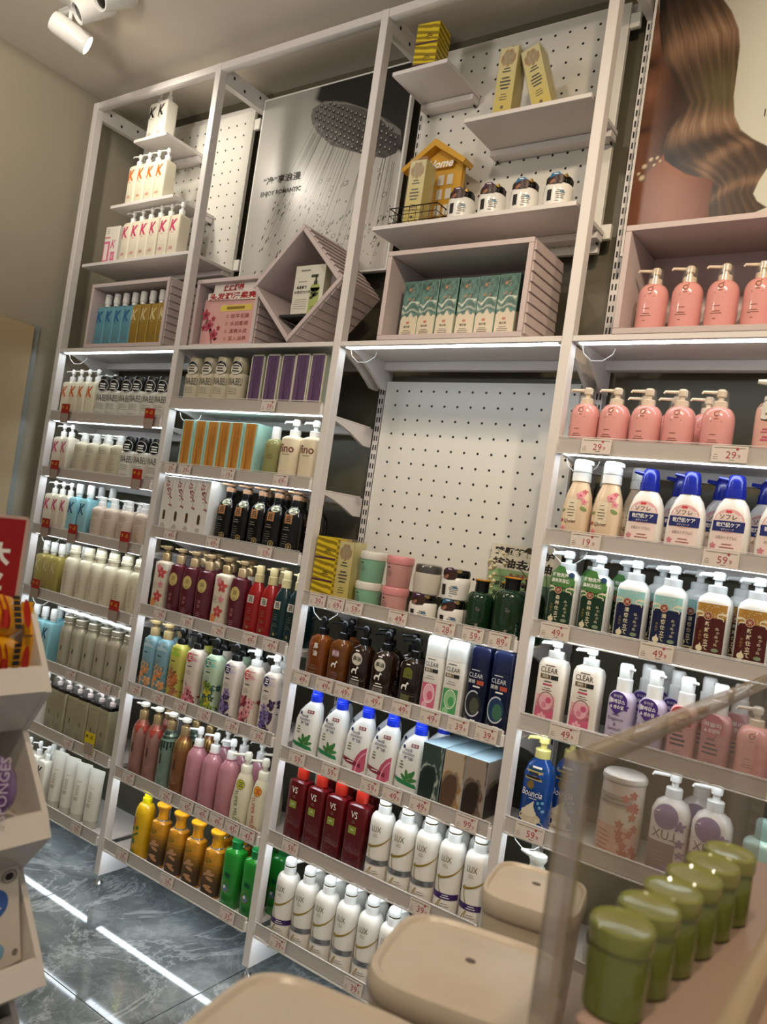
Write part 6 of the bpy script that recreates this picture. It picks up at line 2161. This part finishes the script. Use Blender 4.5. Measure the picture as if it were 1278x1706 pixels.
t = thing('product_card', 'white card box printed with green pump bottle, tilted cubby', 'box', (.448, .045, 1.6480))
def cardside(X, Z):
    return mixc('d6d2b8', 'c3c5a0', Z)
m = MB(); m.cbox(-.052, .052, 0, .028, 0, .142, .0008, C('card_white', 'd9d6c6', .4)); build('carton', m, t)
L = Lab(None, 0)
gr, gd = C('card_green', 'a9b56a'), C('card_dark', '3b3f2c')
L.lines(-.016, .128, .050, 1, .004, M_GREYINK, 0, .004); L.lines(-.022, .098, .046, 1, .004, M_GREYINK, 0, .0022)
L.text('氨基柔软', -.023, .083, .0085, M_INK, 0, bold=.02); L.text('长效达72小时', -.018, .070, .0085, M_INK, 0, width=.058, bold=.02); L.lines(-.022, .050, .050, 5, .006, M_GREYINK, 0, seed=5)
L.rect(.008, .040, .008, .080, gr, 0); L.ell(.024, .080, .016, .012, gr, 0, 18); L.rect(.018, .030, .088, .098, gd, 1); L.rect(.021, .027, .098, .110, gd, 1); L.rect(.006, .030, .108, .115, gd, 1)
for a in (.5, 1.4, 2.4, 3.6):
    L.leaf(.024 + .007 * math.cos(a), .058 + .007 * math.sin(a), .018, .008, a, gd, 2)
L.lines(.024, .030, .022, 2, .005, gd, 2); L.ell(-.008, .008, .010, .005, C('card_tan', 'b5a07a'), 1, 14)
build('print', L.mb, t)
link('printed_side', picture('printed_side', .001, .027, .001, .141, .0523, 8, 16, cardside, side=True), t)

# yellow house with basket
YEL = C('house_yellow', 'd3a035', .4)
t = thing('house_ornament', 'yellow wooden house ornament with white windows on ledge', 'ornament', (.748, .130, 1.8662))
m = MB(); m.prism([(-.074, 0), (.074, 0), (.074, .186), (0, .232), (-.074, .186)], 'y', -.006, .010, YEL); build('wall', m, t)
m = MB(); m.prism([(-.094, .176), (-.088, .166), (0, .222), (.088, .166), (.094, .176), (0, .240)], 'y', -.030, .012, YEL); build('roof', m, t)
for i in range(8):
    x, z = (.008, .034, -.030, -.056)[i // 2] if i < 4 else (.008, .034)[(i - 4) // 2], (.128, .092)[i % 2] if i < 4 else (.052, .014)[i % 2]
    m = MB(); m.box(x, x + .017, -.0075, -.0055, z, z + .026, C('window_white', 'e3dfd2', .4)); build('window', m, t)
m = MB(); m.box(-.018, .050, -.0155, -.006, .170, .186, YEL); lb = build('letter_bar', m, t)
L = Lab(None, -.0155); L.text('Home', .016, .180, .022, M_WHITEINK, 0, slant=.3, width=.074, bold=.03); build('lettering', L.mb, lb)
t = thing('wire_basket', 'small black wire basket in front of yellow house', 'basket', (.760, .068, 1.8662))
m = MB(); r = .0009
for z in (.002, .020, .038):
    k = .0014 if z == .038 else r
    for a, b in (((-.068, -.038), (.068, -.038)), ((.068, -.038), (.068, .036)), ((.068, .036), (-.068, .036)), ((-.068, .036), (-.068, -.038))):
        m.tube([(a[0], a[1], z), (b[0], b[1], z)], k, BLK, 6)
for i in range(8):
    x = -.068 + .136 * i / 7
    m.tube([(x, -.038, .038), (x, -.038, .002), (x, .036, .002), (x, .036, .038)], r, BLK, 5)
for i in range(1, 4):
    y = -.038 + .074 * i / 4
    for x in (-.068, .068):
        m.tube([(x, y, .002), (x, y, .038)], r, BLK, 5)
build('wire_frame', m, t)

# ------------------------------------------------------------------ display card and dried flowers, third bay
t = thing('display_card', 'green and white card with black characters behind dark bottles', 'sign', (1.105, .184, .930), -0.02)
m = MB(); m.box(-.090, .085, 0, .004, 0, .205, C('card_green2', '8fae78', .45)); build('board', m, t)
L = Lab(None, 0)
L.rect(-.090, .085, .148, .205, C('card_cream', 'd9d2bd'), 0)
L.text('难题舒缓修护', -.006, .190, .020, M_INK, 1, width=.150, bold=.035, slant=.1); L.text('控油去屑油', -.008, .163, .023, M_INK, 1, width=.150, bold=.04, slant=.1)
L.text('头皮不油不痒', .006, .136, .012, M_RED, 1, width=.085, bold=.02); L.text('深层滋润', -.040, .112, .015, M_INK, 1, width=.066, bold=.025); L.text('发丝顺滑', -.042, .090, .015, M_INK, 1, width=.066, bold=.025)
L.rect(.010, .080, .080, .124, C('card_photo', '4d6a5a'), 1); L.ell(.036, .102, .018, .014, C('card_photo2', '9db5a0'), 2); L.rect(.0, .084, .020, .066, C('card_dkgreen', '2f5a33'), 1)
build('print', L.mb, t)
t = thing('dried_flowers', 'dried white flower spray leaning before the perforated board', 'flowers', (1.16, .166, .931))
m = MB(); st = C('dry_stem', '4a4332', .6)
m.tube([(.0, .010, .001), (-.010, .008, .06), (-.012, .005, .105), (-.050, -.005, .150), (-.085, -.010, .165)], .0013, st, 6)
m.tube([(-.012, .005, .105), (-.060, -.008, .128), (-.110, -.012, .132)], .0011, st, 6)
m.tube([(.004, .010, .001), (.012, .006, .10), (.006, .0, .165), (-.020, -.004, .185)], .0012, st, 6)
build('stem', m, t)
r = random.Random(12)
for cx, cy, cz, n in ((-.092, -.012, .172, 8), (-.118, -.013, .118, 14), (-.122, -.014, .150, 10)):
    m = MB()
    for k in range(n):
        a = r.random() * 6.28
        x, z, q = cx + r.uniform(-.008, .008), cz + r.uniform(-.016, .016), r.uniform(.003, .0055)
        m.loft([(-q, q * .4, q * .4), (0, q, q * .9), (q, q * .35, q * .3)], C('dry_petal', 'c9bd96', .7), 8, x, cy + r.uniform(-.004, .004), z)
    build('blossom', m, t)
m = MB()
for k in range(7):
    u = k / 6
    w = .0075 * math.sin(math.pi * min(1, .12 + u * .9))
    x, z = -.020 - .034 * u, .185 + .012 * math.sin(u * 2.6)
    m.add([(x, -.004 - w * .3, z + w), (x, -.004 + w * .3, z - w)], [], st)
m.f += [(2 * k, 2 * k + 1, 2 * k + 3, 2 * k + 2) for k in range(6)]; m.m += [0] * 6
build('leaf', m, t)
m = MB(); m.loft([(-.006, .002, .002), (0, .0065, .006), (.006, .002, .002)], C('seed_head', '4a2f22', .7), 10, -.040, -.01, .118); build('seed_head', m, t)
t = thing('artificial_rose', 'cream artificial rose beside cherry blossom bottles, rightmost bay', 'flowers', (1.245, .125, 1.154))
m = MB(); m.tube([(0, 0, .001), (.004, -.004, .05), (-.002, -.006, .10)], .0016, C('rose_stem', '4b5a34', .6), 6); m.tube([(.014, .01, .001), (.012, .004, .08)], .0014, C('rose_stem', '4b5a34', .6), 6); build('stem', m, t)
for k in range(6):
    a = k * 2.4; q = .006 + .0022 * k
    m = MB()
    m.loft([(0, q * .5, q * .45), (.008, q, q * .85), (.018, q * 1.15, q), (.022 - .001 * k, q * .95, q * .85)], C('rose_cream', 'd6c8a4', .7), 12, -.002 + .002 * math.cos(a), -.006 + .002 * math.sin(a), .098 - .002 * k, True, True)
    build('petal', m, t)
for x, z, a in ((.016, .082, .5), (-.010, .060, 2.4), (.010, .040, .9)):
    m = MB(); m.loft([(0, .001, .001), (.010, .007, .0015), (.024, .001, .0008)], C('rose_leaf', '3f5a30', .6), 8)
    build('leaf', m, t, (x * .4, -.008, z), (0.3, a - 1.0, a))

# ------------------------------------------------------------------ white tiered stand at the left
Yv = -1.0
Y0 = -1.36
STW = C('stand_white', 'd8d0c6', .25, coat=.2)
st = thing('tiered_stand', 'white plastic tiered display stand with slanted lips, left foreground', 'display stand', (1.10, -1.18, 0))
ox, oy = 1.10, -1.18
def sb(name, pts, y0, y1, m_=STW):
    m = MB(); m.prism([(x - ox, z) for x, z in pts], 'y', y0 - oy, y1 - oy, m_); return build(name, m, st)
sb('side_panel', [(1.020, .0), (1.190, .0), (1.190, .604), (1.177, .619), (1.222, .655), (1.209, .676), (1.157, .742), (1.195, .786), (1.183, .808), (1.129, .874), (1.160, .920), (1.146, .943), (1.113, .990), (1.100, .996), (1.066, .996), (1.020, .996)], Yv - .006, Yv)
sb('side_panel', [(1.020, .0), (1.190, .0), (1.190, .604), (1.222, .655), (1.157, .742), (1.195, .786), (1.129, .874), (1.160, .920), (1.113, .990), (1.066, .996), (1.020, .996)], Y0, Y0 + .006)
sb('back_panel', [(1.020, 0), (1.028, 0), (1.028, .996), (1.020, .996)], Y0 + .006, Yv - .006)
for zl, xl, zf, xb in ((.943, 1.146, .921, 1.129), (.808, 1.183, .787, 1.157), (.676, 1.209, .656, 1.177)):
    zb = zf - .046 if zl > .7 else zf - .037
    sb('tray_lip', [(xl - .004, zl), (xl, zl), (xl + .014, zf), (xl + .010, zf - .002)], Y0 + .006, Yv - .0061)
    sb('tray_underside', [(xl + .014, zf), (xb, zb), (xb - .004, zb + .002), (xl + .009, zf)], Y0 + .006, Yv - .0061)
    sb('tray_floor', [(1.028, zf + .001), (xl + .008, zf + .001), (xl + .007, zf + .004), (1.028, zf + .004)], Y0 + .006, Yv - .0061)
sb('base_panel', [(1.182, 0), (1.188, 0), (1.188, .610), (1.182, .610)], Y0 + .006, Yv - .0061)
# red sign card standing behind the top tray
t = thing('sign_card', 'red sign card with white characters on the tiered stand', 'sign', (1.084, -1.18, .9975), math.pi / 2)
m = MB(); m.prism([(-.17, 0), (.172, 0), (.174, .006), (.174, .086), (.172, .090), (-.17, .090)], 'y', 0, .004, C('card_edge', 'c9a99c', .35)); build('board', m, t)
L = Lab(None, 0); cr = C('card_red', '9c1c22', .35)
L.rect(-.168, .170, .003, .087, cr, 0)
L.text('大', .146, .050, .024, M_WHITEINK, 1, bold=.05); L.text('业', .142, .024, .023, M_WHITEINK, 1, bold=.05); L.lines(.140, .0075, .030, 1, .003, M_WHITEINK, 1, .0012)
build('print', L.mb, t)

# soap packs in the top tray
def pillow(w, h, d, mt, seed, fins=True):
    m = MB(); r = random.Random(seed)
    nu, nv = 13, 10
    rings = []
    for i in range(nu):
        u = i / (nu - 1)
        x = -w / 2 + w * u
        e = 1 - abs(2 * u - 1) ** 5
        e = max(.10, e)
        ring = []
        for j in range(nv * 2):
            a = 2 * math.pi * j / (nv * 2)
            wob = 1 + .05 * math.sin(3 * a + i * 1.3 + seed)
            c, s = math.cos(a), math.sin(a)
            ring.append((x, -d / 2 * e * math.copysign(abs(c) ** .55, c) * wob, h / 2 + h / 2 * (e * .85 + .15) * math.copysign(abs(s) ** .55, s)))
        rings.append(ring)
    m.rings(rings, mt)
    if fins:
        for s in (-1, 1):
            n = 12
            for q in range(n):
                z0, z1 = h * (.12 + .76 * q / n), h * (.12 + .76 * (q + 1) / n)
                x0, x1 = s * w / 2 * .995, s * (w / 2 + .010 + (.002 if q % 2 else 0))
                m.box(min(x0, x1), max(x0, x1), -.0012, .0012, z0, z1, mt)
    return m


SY, SR = C('soap_yellow', 'd9970f', .25, coat=.3), C('soap_red', 'a5281a', .3)
def soap(loc, tilt, label, seed):
    t = thing('soap_pack', label, 'soap', loc, math.pi / 2, 'yellow soap packs in the top tray')
    t.rotation_euler = (tilt[0], tilt[1], math.pi / 2 + tilt[2])
    d = .040
    build('wrapper', pillow(.112, .046, d, SY, seed), t)
    L = Lab(None, -d / 2 - .0012)
    L.poly([(-.050, .010), (.020, .008), (.016, .040), (-.050, .040)], SR, 1); L.text('硫磺皂', -.004, .021, .0110, M_WHITEINK, 2, bold=.03); L.lines(-.008, .033, .036, 1, .003, SY, 2, .004)
    L.rect(.034, .041, .006, .040, M_INK, 1)
    for i in range(5):
        L.rect(.033, .042, .011 + .006 * i, .0118 + .006 * i, SY, 2)
    L.rect(.002, .012, .004, .011, C('soap_brown', '5a3512'), 2)
    L.ell(.025, .016, .005, .010, SR, 1, 14); L.ell(.0475, .022, .004, .015, SR, 1, 14)
    for i in range(3):
        L.curve((.014 + .006 * i, .006), (.020 + .006 * i, .022), (.012 + .006 * i, .040), .002, SR, 1)
    build('label', L.mb, t)


soap((1.124, -1.072, .9265), (0.0, -.02, .02), 'yellow and red soap pack, lowest and frontmost in top tray', 1)
soap((1.122, -1.071, .9665), (-.45, .03, -.02), 'yellow and red soap pack lying over the lowest one', 2)
soap((1.080, -1.078, .966), (-.25, .02, .03), 'yellow and red soap pack at the back of top tray', 3)
# sponge bag in the second tray
t = thing('sponge_bag', 'purple translucent bag of makeup sponges in second tray', 'bag', (1.172, -1.062, .802), math.pi / 2)
t.rotation_euler = (-.35, -.40, math.pi / 2)
PV = C('sponge_violet', '6b4a7c', .25, coat=.5)
build('pouch', pillow(.095, .062, .040, PV, 5, False), t)
L = Lab(None, -.0215); L.text('MAKEUP', .010, .028, .0095, C('sponge_ink', 'c3b5c9'), 1, rot=1.05); L.text('SPONGES', .024, .024, .0095, C('sponge_ink', 'c3b5c9'), 1, rot=1.05); build('print', L.mb, t)
m = MB()
for k, (x, z) in enumerate(((-.030, .060), (-.008, .064), (.016, .060))):
    m.loft([(0, .012, .012), (.010, .014, .013), (.020, .006, .006)], PV, 8, x, 0, z - .006)
build('crumpled_top', m, t)
# cartons in the third tray
t = thing('patch_box', 'white carton with blue circles in third tray', 'box', (1.180, -1.052, .6605), math.pi / 2)
t.rotation_euler = (-.22, -.06, math.pi / 2 + .06)
m = MB(); m.cbox(-.045, .045, -.012, .012, 0, .092, .002, C('patch_white', 'd3cabd', .4)); build('carton', m, t)
L = Lab(None, -.012); L.ell(.016, .062, .016, .014, C('patch_blue', '3f63a8'), 1, 20); L.ell(.012, .018, .014, .010, C('patch_sky', '7aa5c4'), 1, 20); L.lines(.018, .062, .014, 2, .005, M_WHITEINK, 2); L.ell(.034, .083, .0045, .0035, M_INK, 1, 12); L.ring(.034, .083, .008, .006, .15, M_GREYINK, 1); L.ell(.037, .012, .003, .003, M_GREYINK, 1, 10); build('print', L.mb, t)
t = thing('plain_box', 'plain beige carton leaning before the blue circle carton', 'box', (1.198, -1.088, .6605), math.pi / 2)
t.rotation_euler = (-.18, 0, math.pi / 2 + .05)
m = MB(); m.cbox(-.050, .034, -.008, .008, 0, .088, .002, C('patch_beige', 'bfae96', .45)); build('carton', m, t)
L = Lab(None, -.008); L.lines(-.010, .050, .030, 2, .006, C('beige_ink', '8f7f6a'), 1); build('print', L.mb, t)

# ------------------------------------------------------------------ right foreground: table, tubs, acrylic divider, jars
TBL = C('table_cream', 'c9b8a3', .35)
t = thing('display_table', 'cream display table under the frosted tubs and acrylic panel', 'table', (1.90, -1.0, 0))
m = MB(); m.cbox(-.36, .42, -.40, .385, .665, .690, .003, TBL); build('table_top', m, t)
for x, y in ((-.32, -.36), (.38, -.36), (-.32, .345), (.38, .345)):
    m = MB(); m.cbox(x - .02, x + .02, y - .02, y + .02, 0, .665, .002, TBL); build('leg', m, t)
FROST = C('frosted_plastic', 'd2c4ae', .42, sss=.3)
FROST2 = C('frosted_lid', 'c6b9a5', .30, sss=.2)


def tub(x, y, sx, sy, h, rz, label):
    z = .691
    t = thing('storage_tub', label, 'tub', (x, y, z), rz, 'frosted tubs on the display table')
    m = MB(); m.loft([(0, sx * .82, sy * .82, 4.5), (.006, sx * .88, sy * .88, 4.5), (h * .8, sx * .96, sy * .96, 4.5), (h - .006, sx * .97, sy * .97, 4.5)], FROST, 48); build('tub_body', m, t)
    m = MB(); m.loft([(h - .014, sx, sy, 4.2), (h - .012, sx * 1.015, sy * 1.015, 4.2), (h - .002, sx * 1.015, sy * 1.015, 4.2), (h + .003, sx * .985, sy * .985, 4.2), (h + .0035, sx * .93, sy * .93, 4.0), (h + .001, sx * .89, sy * .89, 4.0), (h + .0012, sx * .80, sy * .80, 3.6), (h + .005, sx * .55, sy * .55, 3), (h + .0065, sx * .06, sy * .06, 2)], FROST2, 48); lid = build('lid', m, t)
    m = MB(); m.loft([(h + .0060, .0045, .0035), (h + .0071, .0040, .003)], C('vent_dark', '5a4a3c', .5), 14); build('vent_hole', m, lid)


tub(1.606, -.905, .070, .064, .112, .25, 'frosted beige tub with vent hole, middle of the table')
tub(1.592, -1.085, .075, .068, .120, .20, 'frosted beige tub nearest the front table edge')
tub(1.585, -.735, .046, .050, .115, .22, 'frosted beige tub behind the acrylic post')

AX, AY, AZ = 1.7173, -1.0616, 1.0264
t = thing('acrylic_bin', 'clear acrylic bin with thick rounded edges on the table', 'acrylic bin', (AX, AY, .691))
m = MB(); m.box(.002, .0050, .014, .70, .012, AZ - .691 - .012, M_ACRYLIC); build('side_pane', m, t)
m = MB(); m.cbox(-.004, .010, .0, .015, 0, AZ - .691, .004, M_ACRYLIC_EDGE); build('corner_post', m, t)
m = MB(); m.cbox(-.003, .009, .015, .70, AZ - .691 - .013, AZ - .691, .003, M_ACRYLIC_EDGE); build('top_rim', m, t)
m = MB(); m.cbox(.0, .30, .002, .70, 0, .012, .002, C('bin_floor', 'c0a898', .25)); build('floor_panel', m, t)
m = MB(); m.cbox(.012, .30, .030, .40, .012, .189, .003, C('bin_tray', 'b79d8c', .3)); build('raised_tray', m, t)
m = MB(); m.cbox(.080, .092, .034, .40, .186, .212, .002, C('bin_divider', 'b5a284', .35)); build('divider', m, t)
GJ = C('olive_gel', '6c7434', .12, coat=.4)
@kind('gel_jar', 'gel_jar', 'olive green clear jar', 'jar')
def f():
    P = [(0, .0155, .0155), (.002, .0172, .0172), (.036, .0172, .0172), (.038, .0164, .0164)]
    c = MB(); c.loft([(.0375, .0178, .0178), (.039, .0184, .0184), (.048, .0184, .0184), (.0495, .0172, .0172), (.0480, .0155, .0155), (.0475, .004, .004)], C('olive_lid', '8d9150', .12, coat=.4), 28)
    return [('jar', body(P, GJ)), ('lid', c)]


for i in range(6):
    x, y = 1.7430 + .0040 * i, -1.010 + .0375 * i
    for k in range(1):
        place('gel_jar', x, y, .691 + .1892, 'olive green clear jar, %s from acrylic post, in acrylic bin' % (ORD[i] if i < 5 else 'furthest'), 'olive jars in the acrylic bin')
